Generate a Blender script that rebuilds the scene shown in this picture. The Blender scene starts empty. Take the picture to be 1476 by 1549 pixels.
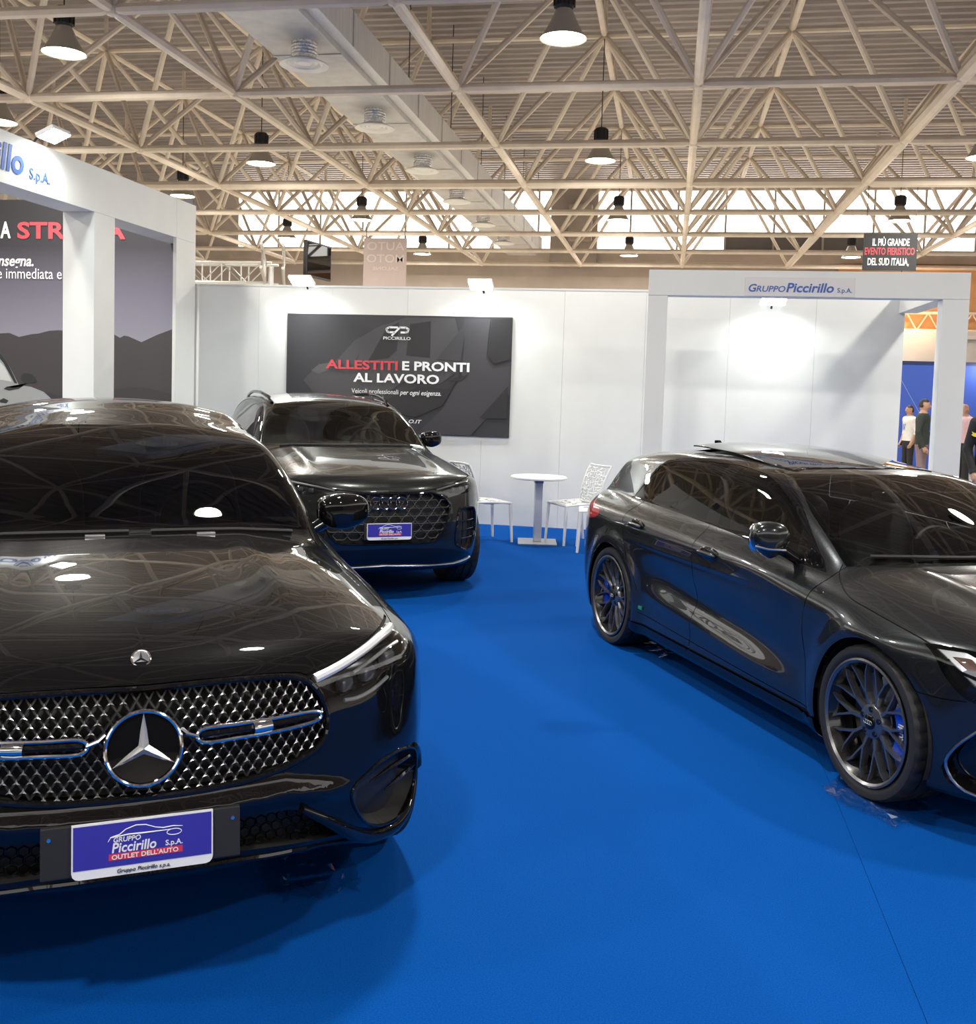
import bpy, bmesh, math, random
import numpy as np
from mathutils import Vector, Matrix

C = bpy.context.scene.collection
SC = bpy.context.scene
random.seed(7)

# ---------------------------------------------------------------- camera
EYE = (0.0, 0.0, 1.67)
YAW, PITCH, ROLL = .1744, .06566, .03051
cam_data = bpy.data.cameras.new('camera'); camera = bpy.data.objects.new('camera', cam_data); C.objects.link(camera)
cam_data.sensor_fit = 'HORIZONTAL'; cam_data.sensor_width = 36; cam_data.lens = 1547.5 / 1476 * 36
cam_data.shift_y = -(774.5 - 688.5) / 1476
cam_data.clip_end = 300
_r0 = Vector((math.cos(YAW), math.sin(YAW), 0)); _f0 = Vector((-math.sin(YAW), math.cos(YAW), 0)); _z = Vector((0, 0, 1))
_fw = _f0*math.cos(PITCH) - _z*math.sin(PITCH); _u0 = _f0*math.sin(PITCH) + _z*math.cos(PITCH)
_rt = _r0*math.cos(ROLL) + _u0*math.sin(ROLL); _up = _u0*math.cos(ROLL) - _r0*math.sin(ROLL)
camera.matrix_world = Matrix(((_rt.x, _up.x, -_fw.x, EYE[0]), (_rt.y, _up.y, -_fw.y, EYE[1]), (_rt.z, _up.z, -_fw.z, EYE[2]), (0, 0, 0, 1)))
SC.camera = camera

# ---------------------------------------------------------------- light: the dim hall all round, its daylight and its lamps
world = bpy.data.worlds.new('hall_air'); SC.world = world; world.use_nodes = True
world.node_tree.nodes['Background'].inputs[0].default_value = (1.0, .965, .92, 1)
world.node_tree.nodes['Background'].inputs[1].default_value = 1.35
SC.view_settings.view_transform = 'Standard'; SC.view_settings.look = 'None'
SC.view_settings.exposure = 0.58; SC.view_settings.gamma = 1; SC.view_settings.use_curve_mapping = False
SC.cycles.max_bounces = 8; SC.cycles.glossy_bounces = 5; SC.cycles.transparent_max_bounces = 12
SC.cycles.caustics_reflective = False; SC.cycles.caustics_refractive = False
SC.cycles.sample_clamp_indirect = 6
LAMP_W, FLOOD_W = 75, 11

# ---------------------------------------------------------------- implicit body engine (numpy only)
def spl(x, xs, ys):
    """monotone cubic curve through (xs, ys), linear beyond its ends"""
    xs = np.asarray(xs, float); ys = np.asarray(ys, float)
    h = np.diff(xs); d = np.diff(ys) / h
    m = np.empty_like(ys); m[0] = d[0]; m[-1] = d[-1]
    for i in range(1, len(xs) - 1):
        if d[i-1] * d[i] <= 0: m[i] = 0
        else:
            a, b = 2*h[i] + h[i-1], h[i] + 2*h[i-1]
            m[i] = (a + b) / (a / d[i-1] + b / d[i])
    x = np.asarray(x, float)
    i = np.clip(np.searchsorted(xs, x) - 1, 0, len(h) - 1)
    t = (x - xs[i]) / h[i]; tc = np.clip(t, 0, 1)
    t2, t3 = tc*tc, tc*tc*tc
    r = (2*t3 - 3*t2 + 1)*ys[i] + (t3 - 2*t2 + tc)*h[i]*m[i] + (3*t2 - 2*t3)*ys[i+1] + (t3 - t2)*h[i]*m[i+1]
    return r + np.where(t < 0, t*h[i]*m[0], 0) + np.where(t > 1, (t - 1)*h[i]*m[-1], 0)

def smax(a, b, k):
    e = np.maximum(k - np.abs(a - b), 0) / k
    return np.maximum(a, b) + e*e*k*.25
def smin(a, b, k): return -smax(-a, -b, k)
def sstep(x, a, b):
    t = np.clip((x - a) / (b - a), 0, 1); return t*t*(3 - 2*t)
def bump(x, c, w): return np.exp(-((x - c) / w)**2)

def surface_nets(f, lo, hi, h):
    n = [int(math.ceil((hi[i] - lo[i]) / h)) + 1 for i in range(3)]
    ax = [lo[i] + h*np.arange(n[i]) for i in range(3)]
    F = np.empty(n, np.float32)
    for i0 in range(0, n[1], 24):
        X, Y, Z = np.meshgrid(ax[0], ax[1][i0:i0+24], ax[2], indexing='ij')
        F[:, i0:i0+24, :] = f(X, Y, Z)
    S = F < 0
    idx = -np.ones([k - 1 for k in n], np.int64)
    c = sum(S[a:n[0]-1+a, b:n[1]-1+b, d:n[2]-1+d].astype(np.int8) for a in (0,1) for b in (0,1) for d in (0,1))
    cells = np.argwhere((c > 0) & (c < 8))
    idx[tuple(cells.T)] = np.arange(len(cells))
    acc = np.zeros((len(cells), 3)); cnt = np.zeros(len(cells))
    for axis in range(3):
        o1, o2 = [k for k in range(3) if k != axis]
        for a in (0, 1):
            for b in (0, 1):
                p = cells.copy(); p[:, o1] += a; p[:, o2] += b
                q = p.copy(); q[:, axis] += 1
                fa = F[tuple(p.T)]; fb = F[tuple(q.T)]
                m = (fa < 0) != (fb < 0)
                t = np.where(m, fa / np.where(m, fa - fb, 1), 0)
                P = p.astype(float); P[:, axis] += t
                acc += np.where(m[:, None], P, 0); cnt += m
    V = acc / cnt[:, None] * h + np.array(lo)
    quads = []
    for axis in range(3):
        o1, o2 = (axis + 1) % 3, (axis + 2) % 3
        A = [slice(None)]*3; B = [slice(None)]*3
        A[axis] = slice(0, n[axis]-1); B[axis] = slice(1, n[axis])
        m = S[tuple(A)] != S[tuple(B)]
        E = np.argwhere(m)
        ok = (E[:, o1] > 0) & (E[:, o2] > 0) & (E[:, o1] < n[o1]-1) & (E[:, o2] < n[o2]-1)
        E = E[ok]
        ins = S[tuple(E.T)]
        def cell(d1, d2):
            c = E.copy(); c[:, o1] += d1; c[:, o2] += d2; return idx[tuple(c.T)]
        Q = np.stack([cell(-1, -1), cell(0, -1), cell(0, 0), cell(-1, 0)], 1)
        Q[~ins] = Q[~ins][:, ::-1]
        quads.append(Q)
    Q = np.concatenate(quads)
    return V, Q

def polydist(P, poly, closed=True):
    """signed distance of 2D points to a polygon, negative inside (open: sign by side)"""
    poly = np.asarray(poly, float)
    n = len(poly); best = np.full(len(P), 1e9); ins = np.zeros(len(P), bool); side = np.ones(len(P))
    for i in range(n if closed else n - 1):
        a, b = poly[i], poly[(i+1) % n]
        ab = b - a; L = ab @ ab
        if L < 1e-14: continue
        t = (P - a) @ ab / L
        if closed: tc = np.clip(t, 0, 1)
        else: tc = np.clip(t, 0 if i else -1e3, 1 if i < n - 2 else 1e3)
        d = P - a - tc[:, None]*ab
        dd = np.einsum('ij,ij->i', d, d)
        if closed:
            with np.errstate(divide='ignore', invalid='ignore'):
                c = ((a[1] > P[:, 1]) != (b[1] > P[:, 1])) & (P[:, 0] < (b[0]-a[0])*(P[:, 1]-a[1])/(b[1]-a[1]) + a[0])
            ins ^= c
        else:
            s = np.sign(ab[0]*(P[:, 1]-a[1]) - ab[1]*(P[:, 0]-a[0]))
            side = np.where(dd < best, s, side)
        best = np.minimum(best, dd)
    r = np.sqrt(best)
    return np.where(ins, -r, r) if closed else r*side

def smooth(poly, n=6, closed=True):
    """Catmull-Rom refinement; a point given as (x, y, 1) stays a sharp corner"""
    pts = [np.array(p[:2], float) for p in poly]; sharp = [len(p) > 2 for p in poly]
    N = len(pts); out = []
    for i in range(N if closed else N - 1):
        p1, p2 = pts[i], pts[(i+1) % N]
        p0 = pts[i-1] if (closed or i > 0) else p1
        p3 = pts[(i+2) % N] if (closed or i + 2 < N) else p2
        if sharp[i]: p0 = p1
        if sharp[(i+1) % N]: p3 = p2
        for k in range(n):
            t = k / n
            out.append(.5*(2*p1 + (p2-p0)*t + (2*p0-5*p1+4*p2-p3)*t*t + (3*p1-p0-3*p2+p3)*t**3))
    if not closed: out.append(pts[-1])
    return np.array(out)

class Shell:
    """a triangulated implicit surface that can be cut along curves and split into parts.
    coordinates: x = lateral, y = distance behind the nose, z = up"""
    def __init__(self, f, lo, hi, h):
        self.f = f
        V, Q = surface_nets(f, lo, hi, h)
        self.V = self.project(V, h)
        self.T = np.concatenate([Q[:, [0, 1, 2]], Q[:, [0, 2, 3]]])
        self.L = np.array(['body']*len(self.T), dtype=object)
    def grad(self, V, e=2e-3):
        g = np.empty_like(V)
        for k in range(3):
            d = np.zeros(3); d[k] = e
            A, B = V + d, V - d
            g[:, k] = (self.f(A[:, 0], A[:, 1], A[:, 2]) - self.f(B[:, 0], B[:, 1], B[:, 2])) / (2*e)
        return g
    def project(self, V, h):
        V = V.copy()
        for _ in range(3):
            g = self.grad(V); v = self.f(V[:, 0], V[:, 1], V[:, 2])
            st = -v[:, None]*g / np.maximum((g*g).sum(1), 1e-6)[:, None]
            l = np.linalg.norm(st, axis=1, keepdims=True)
            V += st*np.minimum(1, .6*h/np.maximum(l, 1e-9))
        return V
    def cut(self, g, mask=None):
        """split triangles where the scalar field g(V) changes sign (only triangles passing mask(V))"""
        V, T = self.V, self.T
        val = g(V); val = np.where(np.abs(val) < 2e-4, 2e-4, val)
        s = val < 0
        cnt = s[T].sum(1)
        mix = (cnt == 1) | (cnt == 2)
        if mask is not None: mix &= mask(V)[T].all(1)
        M = np.nonzero(mix)[0]
        if not len(M): return
        t = T[M]; c = cnt[M]
        lone = np.where((c == 1)[:, None], s[t], ~s[t]).argmax(1)
        r = np.arange(len(M))
        a, b, d = t[r, lone], t[r, (lone+1) % 3], t[r, (lone+2) % 3]
        E = np.concatenate([np.stack([a, b], 1), np.stack([a, d], 1)])
        Es = np.sort(E, 1)
        U, inv = np.unique(Es, axis=0, return_inverse=True); inv = inv.ravel()
        w = val[U[:, 0]] / (val[U[:, 0]] - val[U[:, 1]])
        P = V[U[:, 0]] + w[:, None]*(V[U[:, 1]] - V[U[:, 0]])
        for _ in range(2):                                   # refine the crossing along its edge
            vp = g(P); same = (vp < 0) == (val[U[:, 0]] < 0)
            va = np.where(same, vp, val[U[:, 0]]); 
            lo_ = np.where(same[:, None], P, V[U[:, 0]]); hi_ = np.where(same[:, None], V[U[:, 1]], P)
            vb = np.where(same, val[U[:, 1]], vp)
            den = va - vb; w = np.clip(va / np.where(np.abs(den) < 1e-12, 1e-12, den), 0, 1)
            P = lo_ + w[:, None]*(hi_ - lo_)
        n0 = len(V); i1 = n0 + inv[:len(M)]; i2 = n0 + inv[len(M):]
        self.V = np.concatenate([V, P])
        new = np.concatenate([np.stack([a, i1, i2], 1), np.stack([i1, b, d], 1), np.stack([i1, d, i2], 1)])
        keep = np.ones(len(T), bool); keep[M] = False
        self.T = np.concatenate([T[keep], new])
        self.L = np.concatenate([self.L[keep], np.tile(self.L[M], 3)])
    def cen(self): return self.V[self.T].mean(1)
    def region(self, name, proj, poly, mask, sub=None, closed=True):
        """cut along a polygon seen in the projection 'front', 'side' or 'top' and label its inside"""
        ax = {'front': (0, 2), 'side': (1, 2), 'top': (0, 1)}[proj]
        def g(V):
            A = np.abs(V[:, ax[0]]) if ax[0] == 0 else V[:, 1]
            d = np.full(len(V), 1e3); m = mask(V)
            d[m] = polydist(np.stack([A[m], V[m][:, ax[1]]], 1), poly)
            return d
        self.cut(g, mask)
        C = self.cen(); ins = (g(C) < 0)
        if sub is not None: ins &= np.isin(self.L, sub)
        self.L[ins] = name
    def line(self, name, proj, pts, mask, w=.0025, sub=None):
        """a thin strip along an open curve: a panel gap"""
        ax = {'front': (0, 2), 'side': (1, 2), 'top': (0, 1)}[proj]
        pts = np.asarray(pts, float)
        lo = pts.min(0) - .03; hi = pts.max(0) + .03
        def P2(V): return np.stack([np.abs(V[:, ax[0]]) if ax[0] == 0 else V[:, 1], V[:, ax[1]]], 1)
        def msk(V):
            p = P2(V); return mask(V) & (p > lo).all(1) & (p < hi).all(1)
        def gen(off):
            def g(V):
                d = np.full(len(V), 1e3); m = msk(V)
                if m.any(): d[m] = polydist(P2(V)[m], pts, False) - off
                return d
            return g
        def close(V):
            m = msk(V); p = P2(V); r = np.zeros(len(V), bool)
            if m.any(): r[m] = np.abs(polydist_clamped(p[m], pts)) < .05
            return r
        self.cut(gen(w), close); self.cut(gen(-w), close)
        C = self.cen(); m = msk(C); r = np.zeros(len(C), bool)
        if m.any(): r[m] = polydist_clamped(P2(C)[m], pts) < w
        if sub is not None: r &= np.isin(self.L, sub)
        self.L[r] = name
    def take(self, name):
        """vertices, triangles and outward normals of a labelled region"""
        T = self.T[self.L == name]
        u, inv = np.unique(T, return_inverse=True)
        V = self.V[u]
        N = self.grad(V); N /= np.maximum(np.linalg.norm(N, axis=1, keepdims=True), 1e-9)
        return V, inv.reshape(T.shape), N

def polydist_clamped(P, pts):
    best = np.full(len(P), 1e9)
    for a, b in zip(pts[:-1], pts[1:]):
        ab = b - a; t = np.clip((P - a) @ ab / max(ab @ ab, 1e-14), 0, 1)
        d = P - a - t[:, None]*ab
        best = np.minimum(best, np.einsum('ij,ij->i', d, d))
    return np.sqrt(best)

def rim_edges(T):
    """directed boundary edges of a triangle set"""
    E = np.concatenate([T[:, [0, 1]], T[:, [1, 2]], T[:, [2, 0]]])
    key = np.sort(E, 1)
    _, inv, cnt = np.unique(key, axis=0, return_inverse=True, return_counts=True)
    return E[cnt[inv.ravel()] == 1]
def recess(V, T, off):
    """push a patch by off (3-vector or per-vertex array); returns the pushed patch and the wall round it"""
    V2 = V + off
    E = rim_edges(T); u, inv = np.unique(E, return_inverse=True); inv = inv.reshape(E.shape)
    n = len(u)
    W = np.concatenate([V[u], V2[u]])
    Q = np.stack([inv[:, 0], inv[:, 1], inv[:, 1] + n, inv[:, 0] + n], 1)
    return V2, (W, Q)
# ---------------------------------------------------------------- materials
def mat(name, col, rough=.5, metal=0., coat=0., coat_rough=.03, emit=None, strength=1., spec=.5, trans=0., alpha=1.):
    m = bpy.data.materials.new(name); m.use_nodes = True
    b = m.node_tree.nodes['Principled BSDF']; I = b.inputs
    I['Base Color'].default_value = (*col, 1); I['Roughness'].default_value = rough; I['Metallic'].default_value = metal
    I['Coat Weight'].default_value = coat; I['Coat Roughness'].default_value = coat_rough
    I['Specular IOR Level'].default_value = spec; I['Transmission Weight'].default_value = trans; I['Alpha'].default_value = alpha
    if emit: I['Emission Color'].default_value = (*emit, 1); I['Emission Strength'].default_value = strength
    return m
def grain(m, scale, amount, stretch=(1, 1, 1), rough_amount=0., bump_h=0., detail=3.):
    """fine procedural variation of the colour (and relief) of a material"""
    nt = m.node_tree; b = nt.nodes['Principled BSDF']; col = tuple(b.inputs['Base Color'].default_value)
    tc = nt.nodes.new('ShaderNodeTexCoord'); mp = nt.nodes.new('ShaderNodeMapping'); mp.inputs['Scale'].default_value = stretch
    nz = nt.nodes.new('ShaderNodeTexNoise'); nz.inputs['Scale'].default_value = scale; nz.inputs['Detail'].default_value = detail
    nt.links.new(tc.outputs['Object'], mp.inputs[0]); nt.links.new(mp.outputs[0], nz.inputs['Vector'])
    rp = nt.nodes.new('ShaderNodeValToRGB')
    rp.color_ramp.elements[0].position = .3; rp.color_ramp.elements[1].position = .7
    rp.color_ramp.elements[0].color = tuple(c*(1 - amount) for c in col[:3]) + (1,)
    rp.color_ramp.elements[1].color = tuple(min(1, c*(1 + amount)) for c in col[:3]) + (1,)
    nt.links.new(nz.outputs['Fac'], rp.inputs[0]); nt.links.new(rp.outputs[0], b.inputs['Base Color'])
    if bump_h:
        bp = nt.nodes.new('ShaderNodeBump'); bp.inputs['Distance'].default_value = bump_h; bp.inputs['Strength'].default_value = .6
        nt.links.new(nz.outputs['Fac'], bp.inputs['Height']); nt.links.new(bp.outputs[0], b.inputs['Normal'])
    return m
def glass(name, tint, refl=.04, dark=.0):
    """thin automotive glass: tinted see-through with a clear reflection"""
    m = bpy.data.materials.new(name); m.use_nodes = True; nt = m.node_tree; nt.nodes.clear()
    o = nt.nodes.new('ShaderNodeOutputMaterial'); t = nt.nodes.new('ShaderNodeBsdfTransparent'); g = nt.nodes.new('ShaderNodeBsdfGlossy')
    t.inputs[0].default_value = (*tint, 1); g.inputs['Roughness'].default_value = .01; g.inputs[0].default_value = (1, 1, 1, 1)
    f = nt.nodes.new('ShaderNodeFresnel'); f.inputs['IOR'].default_value = 1.5
    x = nt.nodes.new('ShaderNodeMixShader')
    nt.links.new(f.outputs[0], x.inputs[0]); nt.links.new(t.outputs[0], x.inputs[1]); nt.links.new(g.outputs[0], x.inputs[2])
    nt.links.new(x.outputs[0], o.inputs[0])
    return m

# ---------------------------------------------------------------- objects
def tag(o, label=None, cat=None, group=None, kind=None):
    if label: o['label'] = label
    if cat: o['category'] = cat
    if group: o['group'] = group
    if kind: o['kind'] = kind
    return o
def empty(name, loc=(0, 0, 0), rz=0.):
    o = bpy.data.objects.new(name, None); C.objects.link(o); o.empty_display_size = .1
    o.location = loc; o.rotation_euler = (0, 0, rz); return o
def link(name, me, m=None, parent=None, loc=None, rot=None, scale=None):
    o = bpy.data.objects.new(name, me); C.objects.link(o)
    if m is not None and not me.materials:
        for k in (m if isinstance(m, (list, tuple)) else [m]): me.materials.append(k)
    if parent is not None: o.parent = parent
    if loc is not None: o.location = loc
    if rot is not None: o.rotation_euler = rot
    if scale is not None: o.scale = scale
    return o
def mesh_np(name, V, F, m=None, parent=None, N=None, flat=False):
    me = bpy.data.meshes.new(name)
    me.from_pydata([tuple(v) for v in V], [], [tuple(int(i) for i in f) for f in F]); me.update()
    if not flat: me.polygons.foreach_set('use_smooth', [True]*len(me.polygons))
    if N is not None: me.normals_split_custom_set_from_vertices([tuple(n) for n in N])
    return link(name, me, m, parent)
def copy_tree(o, parent=None):
    c = o.copy(); C.objects.link(c); c.parent = parent if parent is not None else o.parent
    for ch in list(o.children): copy_tree(ch, c)
    return c

class MB:
    """collects shapes into one mesh"""
    def __init__(self): self.V = []; self.F = []; self.M = []
    def add(self, V, F, mi=0):
        n = len(self.V); self.V += [tuple(v) for v in V]; self.F += [tuple(i + n for i in f) for f in F]; self.M += [mi]*len(F)
        return self
    def box(self, lo, hi, mi=0, ch=0.):
        if ch:
            (x0, y0, z0), (x1, y1, z1) = lo, hi; bm = bmesh.new()
            bmesh.ops.create_cube(bm, size=1, matrix=Matrix.Translation(((x0+x1)/2, (y0+y1)/2, (z0+z1)/2)) @ Matrix.Diagonal((x1-x0, y1-y0, z1-z0, 1)))
            bmesh.ops.bevel(bm, geom=bm.edges[:], offset=ch, segments=2, affect='EDGES', profile=.6)
            return self.bm(bm, mi)
        x0, y0, z0 = lo; x1, y1, z1 = hi
        return self.add([(x0,y0,z0),(x1,y0,z0),(x1,y1,z0),(x0,y1,z0),(x0,y0,z1),(x1,y0,z1),(x1,y1,z1),(x0,y1,z1)],
                        [(0,3,2,1),(4,5,6,7),(0,1,5,4),(1,2,6,5),(2,3,7,6),(3,0,4,7)], mi)
    def bm(self, bm, mi=0):
        bm.verts.index_update()
        self.add([v.co for v in bm.verts], [[v.index for v in f.verts] for f in bm.faces], mi); bm.free(); return self
    def tube(self, pts, r, n=8, mi=0, caps=True, closed=False):
        pts = [Vector(p) for p in pts]; N = len(pts); rs = r if isinstance(r, (list, tuple)) else [r]*N
        V = []; F = []; prev = None
        for i, p in enumerate(pts):
            if closed: d = pts[(i+1) % N] - pts[i-1]
            else: d = pts[min(i+1, N-1)] - pts[max(i-1, 0)]
            d.normalize()
            if prev is None:
                a = Vector((0, 0, 1)) if abs(d.z) < .9 else Vector((1, 0, 0)); u = d.cross(a).normalized()
            else: u = (prev - d*prev.dot(d)).normalized()
            prev = u; w = d.cross(u)
            for k in range(n):
                t = 2*math.pi*k/n; V.append(p + (u*math.cos(t) + w*math.sin(t))*rs[i])
        for i in range(N if closed else N - 1):
            j = (i+1) % N
            for k in range(n): F.append((i*n+k, i*n+(k+1) % n, j*n+(k+1) % n, j*n+k))
        if caps and not closed: F += [tuple(range(n))[::-1], tuple(range((N-1)*n, N*n))]
        return self.add(V, F, mi)
    def lathe(self, prof, n=24, axis='z', o=(0, 0, 0), mi=0):
        V = []; F = []; N = len(prof)
        for k in range(n):
            t = 2*math.pi*k/n; c, s = math.cos(t), math.sin(t)
            for r, h in prof:
                p = (r*c, r*s, h) if axis == 'z' else (h, r*c, r*s) if axis == 'x' else (r*s, h, r*c)
                V.append((p[0]+o[0], p[1]+o[1], p[2]+o[2]))
        for k in range(n):
            j = (k+1) % n
            for i in range(N-1): F.append((k*N+i, j*N+i, j*N+i+1, k*N+i+1))
        return self.add(V, F, mi)
    def prism(self, poly, a, b, axis='y', mi=0):
        """extrude a 2D outline along an axis from a to b"""
        n = len(poly)
        def P(p, h): return (h, p[0], p[1]) if axis == 'x' else (p[0], h, p[1]) if axis == 'y' else (p[0], p[1], h)
        V = [P(p, a) for p in poly] + [P(p, b) for p in poly]
        F = [tuple(range(n)), tuple(range(2*n-1, n-1, -1))] + [(i, n+i, n+(i+1) % n, (i+1) % n) for i in range(n)]
        return self.add(V, F, mi)
    def build(self, name, m, parent=None, smooth_=False, fix=True, loc=None, rot=None):
        me = self.mesh(name, m, smooth_, fix)
        return link(name, me, None, parent, loc, rot)
    def mesh(self, name, m, smooth_=False, fix=True):
        me = bpy.data.meshes.new(name); me.from_pydata(self.V, [], self.F); me.update()
        for k in (m if isinstance(m, (list, tuple)) else [m]): me.materials.append(k)
        me.polygons.foreach_set('material_index', self.M)
        if fix:
            bm = bmesh.new(); bm.from_mesh(me); bmesh.ops.recalc_face_normals(bm, faces=bm.faces[:]); bm.to_mesh(me); bm.free()
        if smooth_:
            me.polygons.foreach_set('use_smooth', [True]*len(me.polygons))
            try: me.set_sharp_from_angle(angle=math.radians(38))
            except Exception: pass
        return me

def text_mesh(name, s, size, m, depth=.002, shear=0., bold=0., sx=1., align='CENTER', space=1., res=3):
    """flat lettering as a thin mesh lying in the xz plane, facing -y"""
    cu = bpy.data.curves.new(name, 'FONT'); cu.body = s; cu.size = size; cu.extrude = depth/2; cu.shear = shear; cu.offset = bold*size
    cu.align_x = align; cu.align_y = 'BOTTOM_BASELINE'; cu.space_character = space; cu.resolution_u = res
    o = bpy.data.objects.new(name, cu); C.objects.link(o)
    bpy.context.view_layer.update()
    me = bpy.data.meshes.new_from_object(o.evaluated_get(bpy.context.evaluated_depsgraph_get()))
    bpy.data.objects.remove(o); bpy.data.curves.remove(cu)
    me.transform(Matrix.Rotation(math.pi/2, 4, 'X') @ Matrix.Diagonal((sx, 1, 1, 1)))
    me.materials.clear(); me.materials.append(m); me.name = name
    return me
# ---------------------------------------------------------------- setting: hall shell, carpet, stand walls
WALLWHITE = grain(mat('white_stand_panel', (.74, .75, .73), .55), 3, .02)
BEIGE = grain(mat('beige_hall_wall', (.50, .42, .36), .8), 2, .06)
DECK = grain(mat('corrugated_deck', (.37, .325, .305), .55, .2), 1.2, .18, (1, 8, 1))
STEEL = grain(mat('cream_painted_steel', (.80, .69, .57), .5), 2.5, .10)
GALV = grain(mat('galvanised_sheet', (.60, .59, .58), .42, .15), 5, .10)
LAMPMETAL = mat('aluminium_shade', (.50, .47, .42), .4, .35)
BLACK = mat('black_box', (.015, .015, .016), .5)
GLOW = mat('lamp_glow', (1, 1, 1), emit=(1.0, .96, .72), strength=14)
FLOODGLOW = mat('flood_glow', (1, 1, 1), emit=(.96, 1, .97), strength=30)
DAY = mat('window_daylight', (.9, .9, .9), emit=(1.0, .97, .92), strength=3.2)
BLUESIGN = mat('blue_lettering', (.045, .12, .42), .5)
def carpet():
    m = mat('blue_carpet', (.0004, .062, .30), .95, spec=.06); grain(m, 220, .22, bump_h=.002, detail=4); return m
CARPET = carpet()

HALL = (-24.0, 24.0, -14.0, 31.5)
b = MB(); b.box((HALL[0], HALL[2], -.12), (HALL[1], HALL[3], -.012)); fl = tag(b.build('floor', grain(mat('grey_hall_floor', (.46, .43, .38), .5), 1.5, .15)), kind='structure')
x = -7.25
while x < 3.0:
    b = MB(); b.box((x + .001, -.6, -.0119), (x + 3.999, 12.28, 0)); b.build('carpet_strip', CARPET, fl); x += 4.0
# ceiling deck: real corrugation running across the hall
b = MB(); V = []; F = []; y = HALL[2]; prof = []
while y < HALL[3]:
    prof += [(y, 7.93), (y + .10, 7.93), (y + .14, 7.88), (y + .24, 7.88)]; y += .28
for (yy, zz) in prof: V += [(HALL[0], yy, zz), (HALL[1], yy, zz)]
F = [(2*i, 2*i+1, 2*i+3, 2*i+2) for i in range(len(prof)-1)]
b.add(V, F); b.box((HALL[0], HALL[2], 7.95), (HALL[1], HALL[3], 8.05)); tag(b.build('ceiling', DECK, fix=False), kind='structure')
# far hall wall with its clerestory
def wall(name, lo, hi, m=BEIGE): b = MB(); b.box(lo, hi); return tag(b.build(name, m), kind='structure')
wf = wall('wall_far', (HALL[0], 31.5, -.1), (HALL[1], 31.7, 5.98))
b = MB(); b.box((HALL[0], 31.5, 7.72), (HALL[1], 31.7, 7.95)); b.box((HALL[0], 31.5, 5.98), (-14.0, 31.7, 7.72)); b.build('upper_band', BEIGE, wf)
wall('wall_left', (HALL[0]-.2, HALL[2], -.1), (HALL[0], 31.7, 4.2)); wall('wall_right', (HALL[1], HALL[2], -.1), (HALL[1]+.2, 31.7, 4.2))
wall('wall_rear', (HALL[0], HALL[2]-.2, -.1), (HALL[1], HALL[2], 4.2), grain(mat('dark_rear_wall', (.10, .095, .09), .7), 2, .2))
FRAME = mat('grey_window_frame', (.42, .38, .33), .5)
wn = empty('window_1'); tag(wn, kind='structure')
xx = -14.0; k = 0
while xx < 15:
    for z0, z1 in ((5.98, 6.42), (6.42, 7.05), (7.05, 7.72)):
        if z0 < 6.0 and 1.0 < xx + .7 < 5.1: mm = mat('dark_vent_panel', (.16, .15, .14), .5) if 'dark_vent_panel' not in bpy.data.materials else bpy.data.materials['dark_vent_panel']
        else: mm = DAY
        b = MB(); b.box((xx + .03, 31.58, z0 + .02), (xx + 1.37, 31.60, z1 - .02)); b.build('pane', mm, wn)
    b = MB(); b.box((xx - .03, 31.52, 5.98), (xx + .03, 31.66, 7.72)); b.build('mullion', FRAME, wn); xx += 1.4
for z in (6.42, 7.05): b = MB(); b.box((-14, 31.53, z - .02), (15, 31.65, z + .02)); b.build('transom', FRAME, wn)
b = MB(); b.box((HALL[0], 31.15, 5.55), (HALL[1], 31.5, 5.90), ch=.02); tag(b.build('trim_1', grain(mat('beige_crane_beam', (.46, .38, .31), .6), 2, .1)), kind='structure')
b = MB(); b.box((-3.75, 30.9, 5.4), (-2.35, 31.45, 7.85)); b.box((-3.2, 30.7, 6.1), (-2.5, 30.9, 7.2), ch=.05); tag(b.build('ventilation_shaft', grain(mat('pale_brown_shaft', (.36, .30, .25), .6), 2, .1)), 'pale brown ventilation shaft standing before the bright clerestory windows', 'shaft')

# the white wall of the stand, panel by panel
wb = empty('wall_back'); tag(wb, kind='structure')
WY = 12.28
xx = 2.57
while xx > -10.5:
    b = MB(); b.box((xx - .9642, WY, 0), (xx - .0008, WY + .05, 2.88), ch=.001); b.build('panel', WALLWHITE, wb); xx -= .965
xb = xx
b = MB(); b.box((xb, WY + .052, 0), (2.57, WY + .07, 2.875)); b.build('panel_backing', WALLWHITE, wb)
b = MB(); b.box((xb, WY - .004, 2.855), (2.57, WY - .0005, 2.88)); b.build('top_rail', mat('pale_rail', (.6, .6, .6), .4, .5), wb)

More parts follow.
